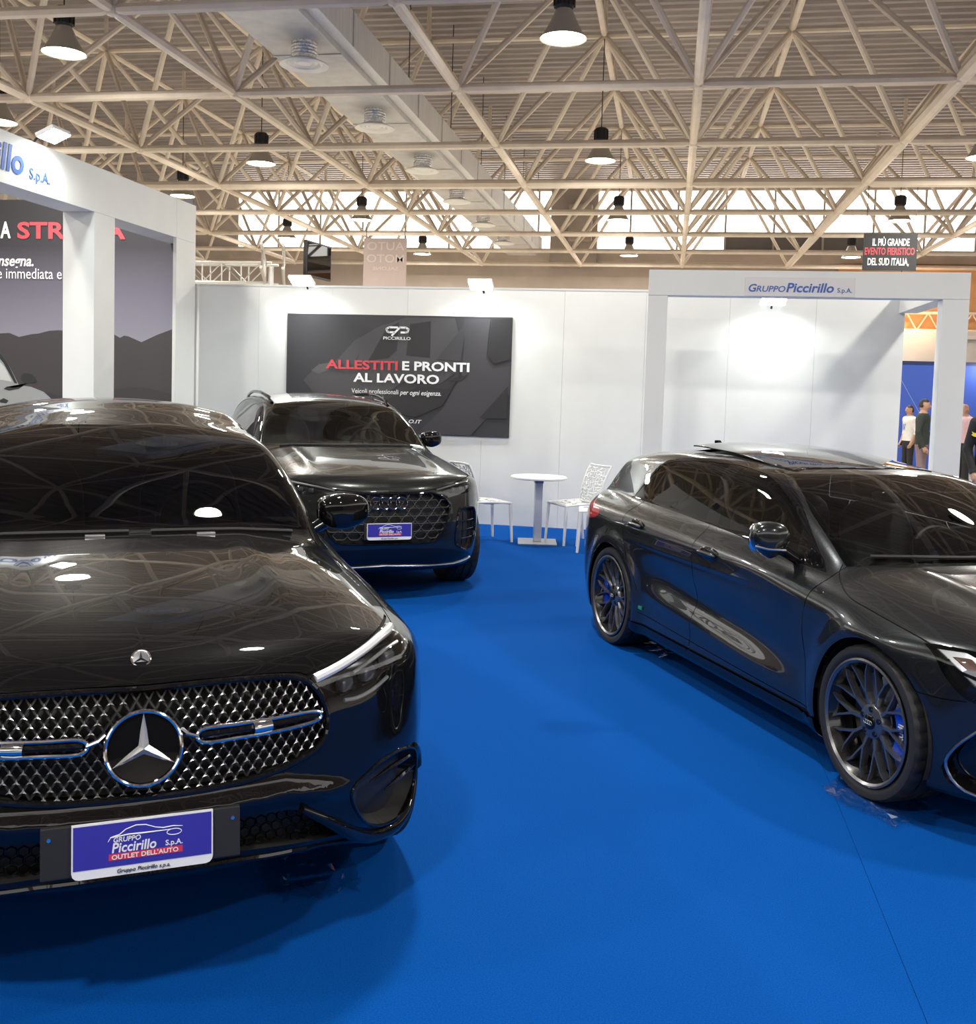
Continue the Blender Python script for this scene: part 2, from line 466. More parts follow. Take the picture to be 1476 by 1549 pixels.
# ---------------------------------------------------------------- space frame
S = 2.9; OX, OY, OZ = -.94*S, 3.314*S, 1.2558*S + 1.67
HU = S*.7071
tr = empty('roof_truss', (0, 0, OZ)); tag(tr, 'cream tubular steel space frame carrying the corrugated hall roof', 'truss')
def tube_mesh(name, r, n=8):
    b = MB(); b.lathe([(r*.55, .03), (r, .13), (r, S - .13), (r*.55, S - .03)], n, 'z'); return b.mesh(name, STEEL, True)
T_LOW, T_BIG, T_WEB, T_UP = tube_mesh('truss_tube', .060), tube_mesh('truss_tube', .084), tube_mesh('truss_tube', .043, 7), tube_mesh('truss_tube', .052)
def low(i, j): return Vector((OX + i*S, OY + j*S, OZ))
def upp(i, j): return Vector((OX + (i+.5)*S, OY + (j+.5)*S, OZ + HU))
IR, JR = range(-6, 7), range(-7, 8)
segs = []
for i in IR:
    for j in JR:
        p = low(i, j)
        if i + 1 in IR: segs.append((p, low(i+1, j), T_BIG if j == 3 else T_LOW))
        if j + 1 in JR: segs.append((p, low(i, j+1), T_BIG if i == 2 else T_LOW))
        if i + 1 in IR and j + 1 in JR:
            u = upp(i, j)
            for a, c in ((0, 0), (1, 0), (0, 1), (1, 1)): segs.append((low(i+a, j+c), u, T_WEB))
            if i + 2 in IR: segs.append((u, upp(i+1, j), T_UP))
            if j + 2 in JR: segs.append((u, upp(i, j+1), T_UP))
def seen(p):
    d = p - Vector(EYE); zc = d.dot(_fw)
    if zc < .5: return None
    u = 738 + 1547.5*d.dot(_rt)/zc; v = 688.5 - 1547.5*d.dot(_up)/zc
    return (u, v, zc)
def size(sg):
    best = 0
    for t in (0, .15, .3, .5, .7, .85, 1):
        q = seen(sg[0].lerp(sg[1], t))
        if q and -20 < q[0] < 1496 and -20 < q[1] < 440: best = max(best, 1/q[2])
    return best
segs.sort(key=size, reverse=True)
rest = MB(); nt = 0
for a, c, me in segs:
    d = c - a
    rot = d.to_track_quat('Z', 'Y')
    if nt < 300 and size((a, c)) > 0:
        o = link('truss_tube', me, None, tr); o.location = a - tr.location; o.rotation_mode = 'QUATERNION'; o.rotation_quaternion = rot; nt += 1
    else:
        M = rot.to_matrix()
        r = {T_LOW: .060, T_BIG: .084, T_WEB: .043, T_UP: .052}[me]
        V = []
        for h in (.05, S - .05):
            for k in range(6): V.append(a - tr.location + M @ Vector((r*math.cos(k*math.pi/3), r*math.sin(k*math.pi/3), h)))
        rest.add(V, [(k, (k+1) % 6, 6+(k+1) % 6, 6+k) for k in range(6)])
ro = tag(rest.build('truss_tubes', STEEL, tr, True, False), kind='stuff')
nd = MB()
for i in IR:
    for j in JR:
        if j < -1: continue
        p = low(i, j) - tr.location; nd.lathe([(0, -.075), (.055, -.055), (.078, 0), (.055, .055), (0, .075)], 8, 'z', p)
        if i + 1 in IR and j + 1 in JR: q = upp(i, j) - tr.location; nd.lathe([(0, -.06), (.06, 0), (.04, .1), (.035, 7.93 - OZ - HU)], 7, 'z', q)
tag(nd.build('truss_nodes', STEEL, tr, True), kind='stuff')

# ---------------------------------------------------------------- pendant lamps on every other upper node
def pendant():
    r = empty('pendant_lamp', (0, 0, 0))
    b = MB(); b.lathe([(.085, .30), (.10, .27), (.15, .16), (.20, .07), (.243, 0), (.250, -.005), (.243, .004), (.19, .075), (.14, .165), (.09, .26)], 32, 'z'); b.build('shade', LAMPMETAL, r, True)
    b = MB(); b.lathe([(0, .004), (.15, .001), (.235, .006), (.235, .012), (0, .016)], 28, 'z'); b.build('diffuser', GLOW, r, True)
    b = MB(); b.lathe([(0, .52), (.085, .52), (.105, .50), (.105, .33), (.09, .30), (0, .30)], 14, 'z')
    for k in range(10): b.box((-.008, .098, .33), (.008, .118, .49)); V = b.V[-8:]; c_, s_ = math.cos(k*math.pi/5), math.sin(k*math.pi/5); b.V[-8:] = [(x_*c_ - y_*s_, x_*s_ + y_*c_, z_) for x_, y_, z_ in V]
    b.build('ballast_housing', BLACK, r)
    b = MB(); b.tube([(0, 0, .5), (0, 0, 1.97)], .008, 5); b.build('cable', BLACK, r)
    return r
LZ = 5.385
spots = [(-1.276, 11.06, 'nearest pendant lamp at top centre, yellow-rimmed and glowing'), (-7.076, 11.06, 'large pendant lamp at top left above the stand lettering'),
 (-7.076, 16.86, 'pendant lamp between the truss bars just left of the air duct'), (-1.276, 16.86, 'pendant lamp below the top centre one, second in its line'), (-9.976, 13.96, 'pendant lamp cut by the left picture edge'),
 (-9.976, 19.76, 'pendant lamp just above the far end of the left white portal'), (-7.076, 22.66, 'pendant lamp before the left end of the bright windows'), (-9.976, 25.56, 'small pendant lamp low over the stand wall, left of the mirrored banner'),
 (-1.276, 22.66, 'pendant lamp before the windows, third in the centre line'), (-7.076, 28.46, 'small far pendant lamp right of the mirrored banner'), (-1.276, 28.46, 'smallest far pendant lamp in the centre line'),
 (4.524, 16.86, 'pendant lamp cut by the right picture edge'), (4.524, 22.66, 'pendant lamp above the black event banner'), (4.524, 28.46, 'small pendant lamp left of the black event banner'),
 (4.524, 11.06, None), (-1.276, 5.26, None), (-7.076, 5.26, None), (4.524, 5.26, None), (-9.976, 8.16, None), (-1.276, -.54, None), (-7.076, -.54, None), (4.524, -.54, None)]
p0 = pendant()
OUT = ['pendant lamp out of view over the roof of the grey hatchback', 'pendant lamp out of view over the nose of the far grey SUV', 'pendant lamp out of view over the left bay of the stand', 'pendant lamp out of view to the right of the grey hatchback', 'pendant lamp out of view beyond the left portal', 'pendant lamp out of view above the photographer', 'pendant lamp out of view above and left of the photographer', 'pendant lamp out of view above and right of the photographer']
for k, (x, y, lab) in enumerate(spots):
    o = p0 if k == 0 else copy_tree(p0)
    o.location = (x, y, LZ); tag(o, lab or OUT[k - 14], 'lamp', 'pendant lamps of the hall')
    ld = bpy.data.lights.new('lamp_light', 'AREA'); ld.shape = 'DISK'; ld.size = .45; ld.energy = LAMP_W; ld.color = (1.0, .96, .88)
    lo = bpy.data.objects.new('lamp_light', ld); C.objects.link(lo); lo.parent = o; lo.location = (0, 0, -.02)

# ---------------------------------------------------------------- air duct with its outlets
dk = empty('air_duct', (-4.45, 20, 5.6)); tag(dk, 'long grey sheet metal air duct with round ceiling outlets', 'duct')
b = MB(); b.box((-.44, -12, 0), (.40, 10.2, .42), ch=.01); b.build('duct_body', GALV, dk)
b = MB(); b.box((.40, -12, .08), (.55, 10.2, .50), ch=.008); b.build('ribbed_side', grain(mat('pale_insulation', (.74, .73, .72), .5, .0), 60, .12, (1, 1, .02)), dk)
for k in range(14):
    y = -11.2 + k*1.6; b = MB(); b.box((-.455, y - .02, -.012), (.415, y + .02, .0)); b.box((.549, y - .015, .08), (.562, y + .015, .5)); b.build('duct_seam', GALV, dk)
FOIL = grain(mat('crumpled_foil', (.75, .75, .76), .22, 1), 30, .25, bump_h=.02)
b = MB(); pr = [(.155, 0), (.150, -.03)] + [(.150 + .007*(k % 2), -.03 - k*.018) for k in range(9)] + [(.15, -.20)]; b.lathe(pr, 20, 'z'); fm = b.mesh('flexible_neck', FOIL, True)
b = MB(); b.lathe([(0, -.235), (.08, -.24), (.10, -.225), (.13, -.245), (.16, -.225), (.19, -.25), (.215, -.235), (.285, -.262), (.29, -.25), (.16, -.19), (.15, -.19)], 32, 'z'); om = b.mesh('outlet', mat('white_outlet', (.82, .80, .76), .4, .2), True)
for k in range(7):
    y = -11.3 + k*2.88; n = link('flexible_neck', fm, None, dk, (.10, y, 0)); link('outlet', om, None, n)
for k in range(8):
    b = MB(); b.tube([(.5, -11 + k*2.9, .5), (.5, -11 + k*2.9, 2.3)], .008, 5); b.build('hanger', BLACK, dk)

# ---------------------------------------------------------------- left portal of the stand
pl = empty('portal', (-5.98, 9.9, 0)); tag(pl, 'white portal frame at left with blue italic lettering on its beam', 'portal')
def pbox(nm, lo, hi, m=WALLWHITE, par=None):
    b = MB(); b.box(lo, hi, ch=.004); return b.build(nm, m, par)
for y0, y1, t in ((0, .40, .36), (1.80, 2.31, .045), (-4.2, -3.8, .36)): pbox('post', (-t, y0, 0), (0, y1, 3.375), WALLWHITE, pl)
pbox('beam', (-.36, -4.2, 3.375), (0, 1.80, 3.845), WALLWHITE, pl); pbox('beam', (-.36, 1.803, 3.375), (.0, 2.31, 3.845), WALLWHITE, pl)
def xtext(s, size, y, z, m=BLUESIGN, **k): link('lettering', text_mesh('lettering', s, size, m, .006, **k), None, pl, (.004, y - 9.9, z), (0, 0, math.pi/2))
xtext('S.p.A.', .145, 8.79, 3.495, align='LEFT', bold=.008)
xtext('Piccirillo', .34, 8.70, 3.50, align='RIGHT', shear=.18, bold=.022)
xtext('GRUPPO', .25, 7.12, 3.50, align='RIGHT', shear=.18, bold=.012)

# ---------------------------------------------------------------- right portal
pr_ = empty('portal.001', (0, 10.5, 0)); tag(pr_, 'white portal frame at right with small blue company sign on its lintel', 'portal')
pbox('post', (-.262, 0, 0), (-.068, .2, 2.65), WALLWHITE, pr_); pbox('post', (2.535, 0, 0), (2.775, .2, 2.65), WALLWHITE, pr_)
pbox('lintel', (-.262, 0, 2.652), (2.775, .2, 2.905), WALLWHITE, pr_); pbox('side_beam', (2.50, .203, 2.652), (2.70, 1.775, 2.905), WALLWHITE, pr_)
pbox('sign_panel', (.68, -.006, 2.655), (1.72, .0, 2.84), mat('pale_sign_panel', (.70, .68, .68), .5), pr_)
for s, sz, x, k in (('G', .105, .705, dict(shear=.2, bold=.02, sx=1.05)), ('RUPPO', .082, .785, dict(shear=.2, bold=.012, sx=1.08)), ('Piccirillo', .125, 1.07, dict(shear=.2, bold=.022, sx=1.05)), ('S.p.A.', .062, 1.555, dict(bold=.01, sx=1.0))):
    link('lettering', text_mesh('lettering', s, sz, BLUESIGN, .003, align='LEFT', **k), None, pr_, (x, -.008, 2.70))

# ---------------------------------------------------------------- floodlights
def flood(loc, rz, lab, power):
    r = empty('floodlight', loc, rz); tag(r, lab, 'floodlight', 'stand floodlights')
    b = MB(); b.box((-.145, -.20, -.005), (.145, .0, .035), ch=.008); h = b.build('housing', mat('white_flood_body', (.75, .75, .75), .4) if 'white_flood_body' not in bpy.data.materials else bpy.data.materials['white_flood_body'], r, rot=(-.42, 0, 0))
    b = MB(); b.box((-.132, -.190, -.012), (.132, -.010, -.004)); b.build('light_panel', FLOODGLOW, h)
    b = MB(); b.tube([(0, -.05, .03), (0, .06, .05), (0, .13, -.03)], .012, 6); b.build('arm', BLACK, r)
    ld = bpy.data.lights.new('flood_light', 'AREA'); ld.shape = 'RECTANGLE'; ld.size = .26; ld.size_y = .18; ld.energy = power; ld.color = (.93, 1, .95); ld.spread = math.radians(150)
    lo = bpy.data.objects.new('flood_light', ld); C.objects.link(lo); lo.parent = h; lo.location = (0, -.10, -.02); lo.rotation_euler = (.25, 0, 0)
flood((-4.50, 12.12, 2.86), 0, 'white floodlight on the stand wall above the left corner of the dark van poster', FLOOD_W)
flood((-2.27, 12.12, 2.84), 0, 'white floodlight on the stand wall above the right corner of the dark van poster', FLOOD_W)
flood((1.10, 12.12, 2.71), 0, 'white floodlight under the lintel of the right portal', FLOOD_W)
flood((-5.90, 8.92, 3.872), math.pi/2, 'white floodlight on top of the left portal above the lettering', FLOOD_W)
flood((-5.90, 6.6, 3.872), math.pi/2, 'white floodlight of the left portal outside the picture', FLOOD_W)
# ---------------------------------------------------------------- the three car bodies as implicit surfaces
def arch_flare(a, y, z, wheels, R, amt, w):
    r = 0
    for wy, wz in wheels:
        d = np.sqrt((y - wy)**2 + (z - wz)**2)
        r = r + amt*np.exp(-(np.maximum(d - R, 0)/w)**2)*sstep(d, R - .12, R - .02)
    return r

NEAR_WHEELS = ((.90, .36), (3.788, .36))
def body_near_suv(x, y, z):
    a = np.abs(x)
    w = spl(z, [.15, .3, .45, .6, .75, .86, .95, 1.03, 1.1], [.885, .92, .94, .946, .942, .93, .905, .86, .80])
    w = w + spl(y, [.0, .4, .7, 1.0, 3.0, 4.0, 4.4, 4.76], [-.05, .004, .012, .008, 0, -.008, -.03, -.09])
    w = w + arch_flare(a, y, z, NEAR_WHEELS, .39, .012, .06)
    side = a - w
    front = spl(z, [.16, .22, .30, .42, .55, .65, .75, .83, .88, .95], [.16, .10, .05, .01, 0, .008, .02, .04, .07, .14])
    front = front + spl(a, [0, .15, .3, .45, .58, .68, .77, .85, .92], [0, .008, .03, .075, .135, .19, .26, .35, .50])
    front = front - .020*bump(z, .530 - .22*np.maximum(a - .38, 0), .030)*(1 - sstep(a, .48, .70))
    front = front - y
    hb = spl(y, [0, .07, .2, .45, .8, 1.1, 1.45, 2.0, 3.5, 4.3, 4.76], [.83, .868, .925, .985, 1.035, 1.065, 1.085, 1.08, 1.09, 1.10, 1.08])
    cr = spl(a, [0, .25, .45, .6, .72, .82, .9], [0, .004, .018, .04, .072, .115, .17])
    hb = hb - cr*(1 - .35*sstep(y, 1.3, 2.0)) + .010*np.exp(-((a - .44)/.07)**2)*sstep(y, .35, .9)*(1 - sstep(y, 1.2, 1.5))
    top = z - hb
    rear = y - spl(z, [.2, .45, .7, .9, 1.1], [4.64, 4.763, 4.75, 4.74, 4.70]) + spl(a, [0, .4, .6, .75, .85, .92], [0, .03, .08, .16, .28, .45])
    low = smax(smax(side, front, .10), smax(top, rear, .08), .07)
    low = smax(low, .20 + .12*(1 - sstep(y, .12, .42)) - z, .05)
    # greenhouse
    yw = y - .30*a*a*(1 - sstep(y, 2.2, 3.0))
    hr = spl(yw, [.9, 1.2, 1.36, 1.5, 1.65, 1.8, 2.12, 2.3, 2.5, 2.85, 3.2, 3.7, 4.2, 4.55, 4.76], [.72, .94, 1.07, 1.172, 1.265, 1.334, 1.435, 1.478, 1.52, 1.562, 1.555, 1.48, 1.30, 1.14, 1.02])
    hr = hr - .09*(a/.65)**2.2*sstep(y, 2.0, 2.6)
    wg = spl(z, [.9, 1.05, 1.2, 1.35, 1.5, 1.6], [.875, .83, .765, .69, .605, .54])
    wg = wg + spl(y, [1.2, 1.6, 2.0, 2.6, 3.2, 4.0, 4.6], [-.09, -.045, -.012, 0, -.008, -.06, -.16])
    gh = np.maximum(smax(smax(z - hr, a - wg, .07), rear, .05), .8 - z)
    return smin(low, gh, .05)

HATCH_WHEELS = ((.89, .322), (3.521, .322))
def body_hatch(x, y, z):
    a = np.abs(x)
    w = spl(z, [.12, .2, .3, .45, .6, .72, .80, .86, .92, 1.0], [.845, .878, .886, .888, .896, .905, .905, .885, .84, .77])
    w = w + spl(y, [0, .4, .7, 1.0, 3.2, 3.9, 4.2, 4.4], [-.09, -.03, -.005, 0, 0, -.008, -.04, -.10])
    zc = spl(y, [1.35, 3.0], [.36, .50])
    fade = sstep(y, 1.18, 1.95)*(1 - sstep(y, 2.75, 3.15))
    w = w - .030*bump(z - zc - .075, 0, .090)*fade + .016*bump(z - zc + .06, 0, .06)*fade
    w = w + arch_flare(a, y, z, HATCH_WHEELS, .362, .026, .075)
    side = a - w
    front = spl(z, [.12, .2, .3, .45, .58, .66, .72, .78], [.14, .06, .02, 0, .005, .025, .06, .12])
    front = front + spl(a, [0, .15, .3, .45, .58, .68, .77, .85, .92], [0, .01, .035, .085, .145, .215, .32, .46, .68]) - y
    hb = spl(y, [0, .07, .2, .45, .8, 1.15, 1.45, 2.0, 3.5, 4.1, 4.39], [.66, .70, .76, .825, .88, .918, .945, .965, 1.0, 1.0, .96])
    cr = spl(a, [0, .25, .45, .6, .72, .82, .9], [0, .003, .012, .028, .055, .10, .15])
    hb = hb - cr*(1 - .3*sstep(y, 1.3, 2.0)) + .010*np.exp(-((a - .46)/.06)**2)*sstep(y, .3, .8)*(1 - sstep(y, 1.15, 1.4))
    top = z - hb
    r0 = spl(z, [.15, .45, .7, .85, .95, 1.05, 1.15, 1.22, 1.3], [4.28, 4.389, 4.375, 4.34, 4.27, 4.20, 4.12, 4.08, 4.04])
    rear = y - r0 + spl(a, [0, .4, .6, .75, .85, .92], [0, .025, .07, .15, .27, .45])
    low = smax(smax(side, front, .09), smax(top, rear, .07), .06)
    low = smax(low, .15 - z, .05)
    yw = y - .44*a*a*(1 - sstep(y, 2.1, 2.8))
    hr = spl(yw, [.7, .95, 1.13, 1.5, 1.8, 2.0, 2.25, 2.5, 2.8, 3.1, 3.5, 3.85, 4.15, 4.3], [.66, .82, .93, 1.10, 1.212, 1.268, 1.304, 1.325, 1.338, 1.338, 1.315, 1.275, 1.215, 1.18])
    hr = hr - .055*(a/.62)**2.2*sstep(y, 1.9, 2.5)
    wg = spl(z, [.85, .95, 1.1, 1.25, 1.38, 1.45], [.845, .80, .725, .645, .565, .51])
    wg = wg + spl(y, [1.2, 1.6, 2.0, 2.6, 3.2, 3.8, 4.3], [-.08, -.04, -.01, 0, -.008, -.055, -.14])
    gh = np.maximum(smax(smax(z - hr, a - wg, .06), rear, .05), .75 - z)
    return smin(low, gh, .04)

FAR_WHEELS = ((.90, .365), (3.72, .365))
def body_far_suv(x, y, z):
    a = np.abs(x)
    w = spl(z, [.18, .3, .45, .6, .8, .92, 1.0, 1.08, 1.15], [.88, .915, .93, .938, .945, .94, .915, .87, .81])
    w = w + spl(y, [.0, .4, .7, 1.0, 3.0, 4.0, 4.4, 4.72], [-.08, -.025, -.008, 0, 0, -.008, -.03, -.09])
    w = w + arch_flare(a, y, z, FAR_WHEELS, .40, .014, .06)
    side = a - w
    front = spl(z, [.2, .3, .38, .5, .6, .75, .88, .96, 1.02], [.16, .07, .03, .005, 0, .015, .04, .08, .15])
    front = front + spl(a, [0, .15, .3, .45, .58, .68, .77, .85, .92], [0, .006, .025, .065, .12, .18, .27, .40, .62]) - y
    hb = spl(y, [0, .07, .2, .45, .8, 1.1, 1.45, 2.0, 3.5, 4.3, 4.72], [.90, .94, .985, 1.03, 1.075, 1.105, 1.13, 1.12, 1.13, 1.12, 1.08])
    cr = spl(a, [0, .25, .45, .6, .72, .82, .9], [0, .003, .012, .03, .058, .10, .16])
    hb = hb - cr*(1 - .35*sstep(y, 1.3, 2.0)) + .016*np.exp(-((a - .52)/.055)**2)*sstep(y, .25, .7)*(1 - sstep(y, 1.2, 1.5))
    top = z - hb
    rear = y - spl(z, [.2, .45, .7, .9, 1.1, 1.3, 1.5], [4.58, 4.717, 4.71, 4.69, 4.63, 4.48, 4.36]) + spl(a, [0, .4, .6, .75, .85, .92], [0, .03, .08, .16, .28, .45])
    low = smax(smax(side, front, .09), smax(top, rear, .08), .06)
    low = smax(low, .22 - z, .05)
    yw = y - .44*a*a*(1 - sstep(y, 2.2, 2.9))
    hr = spl(yw, [.9, 1.2, 1.40, 1.8, 2.12, 2.3, 2.55, 2.9, 3.3, 3.8, 4.2, 4.5], [.87, 1.03, 1.13, 1.34, 1.482, 1.524, 1.550, 1.565, 1.563, 1.54, 1.50, 1.46])
    hr = hr - .055*(a/.65)**2.2*sstep(y, 2.0, 2.6)
    wg = spl(z, [.95, 1.1, 1.25, 1.4, 1.55, 1.65], [.875, .83, .765, .69, .61, .55])
    wg = wg + spl(y, [1.2, 1.6, 2.0, 2.6, 3.4, 4.0, 4.6], [-.08, -.04, -.01, 0, -.005, -.03, -.10])
    gh = np.maximum(smax(smax(z - hr, a - wg, .07), rear, .05), .8 - z)
    return smin(low, gh, .05)
# ---------------------------------------------------------------- car materials
def paint(name, col, flake, metal, rough=.36):
    m = mat(name, col, rough, metal, 1.0, .008, spec=.0); grain(m, 900, flake); return m
PAINT_NEAR = paint('graphite_black_paint', (.0050, .0050, .0052), .25, .2)
PAINT_HATCH = paint('slate_grey_paint', (.036, .0395, .043), .25, .75, .24)
PAINT_FAR = paint('dark_grey_paint', (.036, .039, .038), .25, .75, .26)
GLOSS = mat('gloss_black_trim', (.005, .005, .006), .3, 0, 1.0, .02, spec=0)
MATTE = grain(mat('matte_black_plastic', (.012, .012, .013), .6), 400, .2)
RUBBER = grain(mat('tyre_rubber', (.014, .014, .015), .62), 300, .2)
CHROME = mat('polished_chrome', (.86, .86, .88), .07, 1)
STUD = mat('bright_silver', (.86, .86, .87), .26, .85)
SATIN = mat('satin_metal', (.55, .55, .57), .28, 1)
BARREL = mat('black_barrel', (.012, .012, .013), .22, .3, .6, .05)
RIMGREY = mat('dark_grey_alloy', (.20, .20, .205), .3, .85, .4, .05)
GAP = mat('panel_gap_shadow', (.002, .002, .002), .9)
SCREEN = glass('windscreen_glass', (.16, .17, .165))
CLEARSCREEN = glass('lighter_windscreen_glass', (.60, .65, .63))
TINT = glass('tinted_side_glass', (.10, .105, .105))
LAMPGLASS = glass('headlight_glass', (.75, .76, .78))
LENS = mat('projector_lens', (.42, .44, .48), .06, .6, 1)
DRL = mat('white_light_strip', (.82, .83, .85), .2, .2, .5)
REDLAMP = mat('red_lamp_plastic', (.30, .02, .025), .12, 0, 1)
LEATHER = grain(mat('black_leather', (.016, .016, .017), .5), 120, .2)
DISC = mat('brake_disc_steel', (.30, .30, .31), .3, 1)
BLUECAL = mat('blue_caliper_paint', (.015, .07, .62), .25, 0, .8)
PLATEBLUE = mat('plate_blue', (.035, .03, .34), .35, 0, .3)
WHITE = mat('white_print', (.80, .80, .82), .5)
REDPRINT = mat('red_print', (.62, .03, .06), .5)
INK = mat('dark_print', (.02, .02, .03), .5)

def front_pt(f, x, z):
    x = np.atleast_1d(np.asarray(x, float)); z = np.atleast_1d(np.asarray(z, float)); ys = np.linspace(-.06, 2.4, 1231)
    r = np.full(x.shape, np.nan)
    for i in range(len(x)):
        v = f(np.full(ys.shape, x[i]), ys, np.full(ys.shape, z[i])); k = np.nonzero(v < 0)[0]
        if len(k) and k[0] > 0:
            k = k[0]; r[i] = ys[k-1] + (ys[k]-ys[k-1])*v[k-1]/(v[k-1]-v[k])
    return r
def side_pt(f, y, z):
    y = np.atleast_1d(np.asarray(y, float)); z = np.atleast_1d(np.asarray(z, float)); xs = np.linspace(1.1, .2, 901)
    r = np.full(y.shape, np.nan)
    for i in range(len(y)):
        v = f(xs, np.full(xs.shape, y[i]), np.full(xs.shape, z[i])); k = np.nonzero(v < 0)[0]
        if len(k): k = k[0]; r[i] = xs[k-1] + (xs[k]-xs[k-1])*v[k-1]/(v[k-1]-v[k])
    return r
def top_pt(f, x, y):
    x = np.atleast_1d(np.asarray(x, float)); y = np.atleast_1d(np.asarray(y, float)); zs = np.linspace(1.9, .3, 1601)
    r = np.full(x.shape, np.nan)
    for i in range(len(x)):
        v = f(np.full(zs.shape, x[i]), np.full(zs.shape, y[i]), zs); k = np.nonzero(v < 0)[0]
        if len(k): k = k[0]; r[i] = zs[k-1] + (zs[k]-zs[k-1])*v[k-1]/(v[k-1]-v[k])
    return r
def on_front(f, pts, off=0.):
    pts = np.asarray(pts, float); y = front_pt(f, pts[:, 0], pts[:, 1])
    return [(p[0], yy - off, p[1]) for p, yy in zip(pts, y) if yy == yy]
def mirror_x(pts): return [(-p[0],) + tuple(p[1:]) for p in pts]

def patch(sh, region, name, m, root, sides=False, off=0.):
    """link a shell region as a part; with sides, one object for each side of the car"""
    V, T, N = sh.take(region)
    if not len(T): return []
    out = []
    cx = V[T].mean(1)[:, 0]
    for sel in ((cx < 0, cx >= 0) if sides else (np.ones(len(T), bool),)):
        t = T[sel]
        if not len(t): continue
        u, inv = np.unique(t, return_inverse=True)
        out.append(mesh_np(name, V[u] + N[u]*off, inv.reshape(t.shape), m, root, N[u]))
    return out
def sink(sh, region, name, m, root, depth, sides=False, direction=None):
    """a recess: the region pushed into the car, with the wall round it"""
    V, T, N = sh.take(region)
    out = []; cx = V[T].mean(1)[:, 0]
    for sel in ((cx < 0, cx >= 0) if sides else (np.ones(len(T), bool),)):
        t = T[sel]
        if not len(t): continue
        u, inv = np.unique(t, return_inverse=True); t = inv.reshape(t.shape)
        V2, (W, Q) = recess(V[u], t, (-N[u] if direction is None else np.array(direction))*depth)
        out.append(mesh_np(name, np.concatenate([V2, W]), [tuple(a) for a in t] + [tuple(a + len(V2)) for a in Q], m, root))
    return out

# ---------------------------------------------------------------- wheels
def tyre_mesh(R, W, r0, n=140):
    mb = MB(); h = W/2
    prof = [(r0, -h*.86), (r0+.012, -h*.95), (R-.035, -h), (R-.012, -h*.97), (R-.003, -h*.86), (R, -h*.62), (R, -h*.55), (R-.007, -h*.545), (R-.007, -h*.47), (R, -h*.465), (R, -h*.08),
            (R-.007, -h*.075), (R-.007, h*.075), (R, h*.08), (R, h*.465), (R-.007, h*.47), (R-.007, h*.545), (R, h*.55), (R, h*.62), (R-.003, h*.86), (R-.012, h*.97), (R-.035, h), (r0+.012, h*.95), (r0, h*.86)]
    V = []; F = []; N = len(prof)
    for k in range(n):
        t = 2*math.pi*k/n
        for i, (r, x) in enumerate(prof):
            q = r - (.006 if (k % 4 == 0 and (i in (4, 5, 6) or i in (17, 18, 19))) or (k % 4 == 2 and 9 <= i <= 10) else 0)
            V.append((x, q*math.cos(t), q*math.sin(t)))
    for k in range(n):
        j = (k+1) % n
        for i in range(N-1): F.append((k*N+i, j*N+i, j*N+i+1, k*N+i+1))
    return mb.add(V, F).mesh('tyre', RUBBER, True)
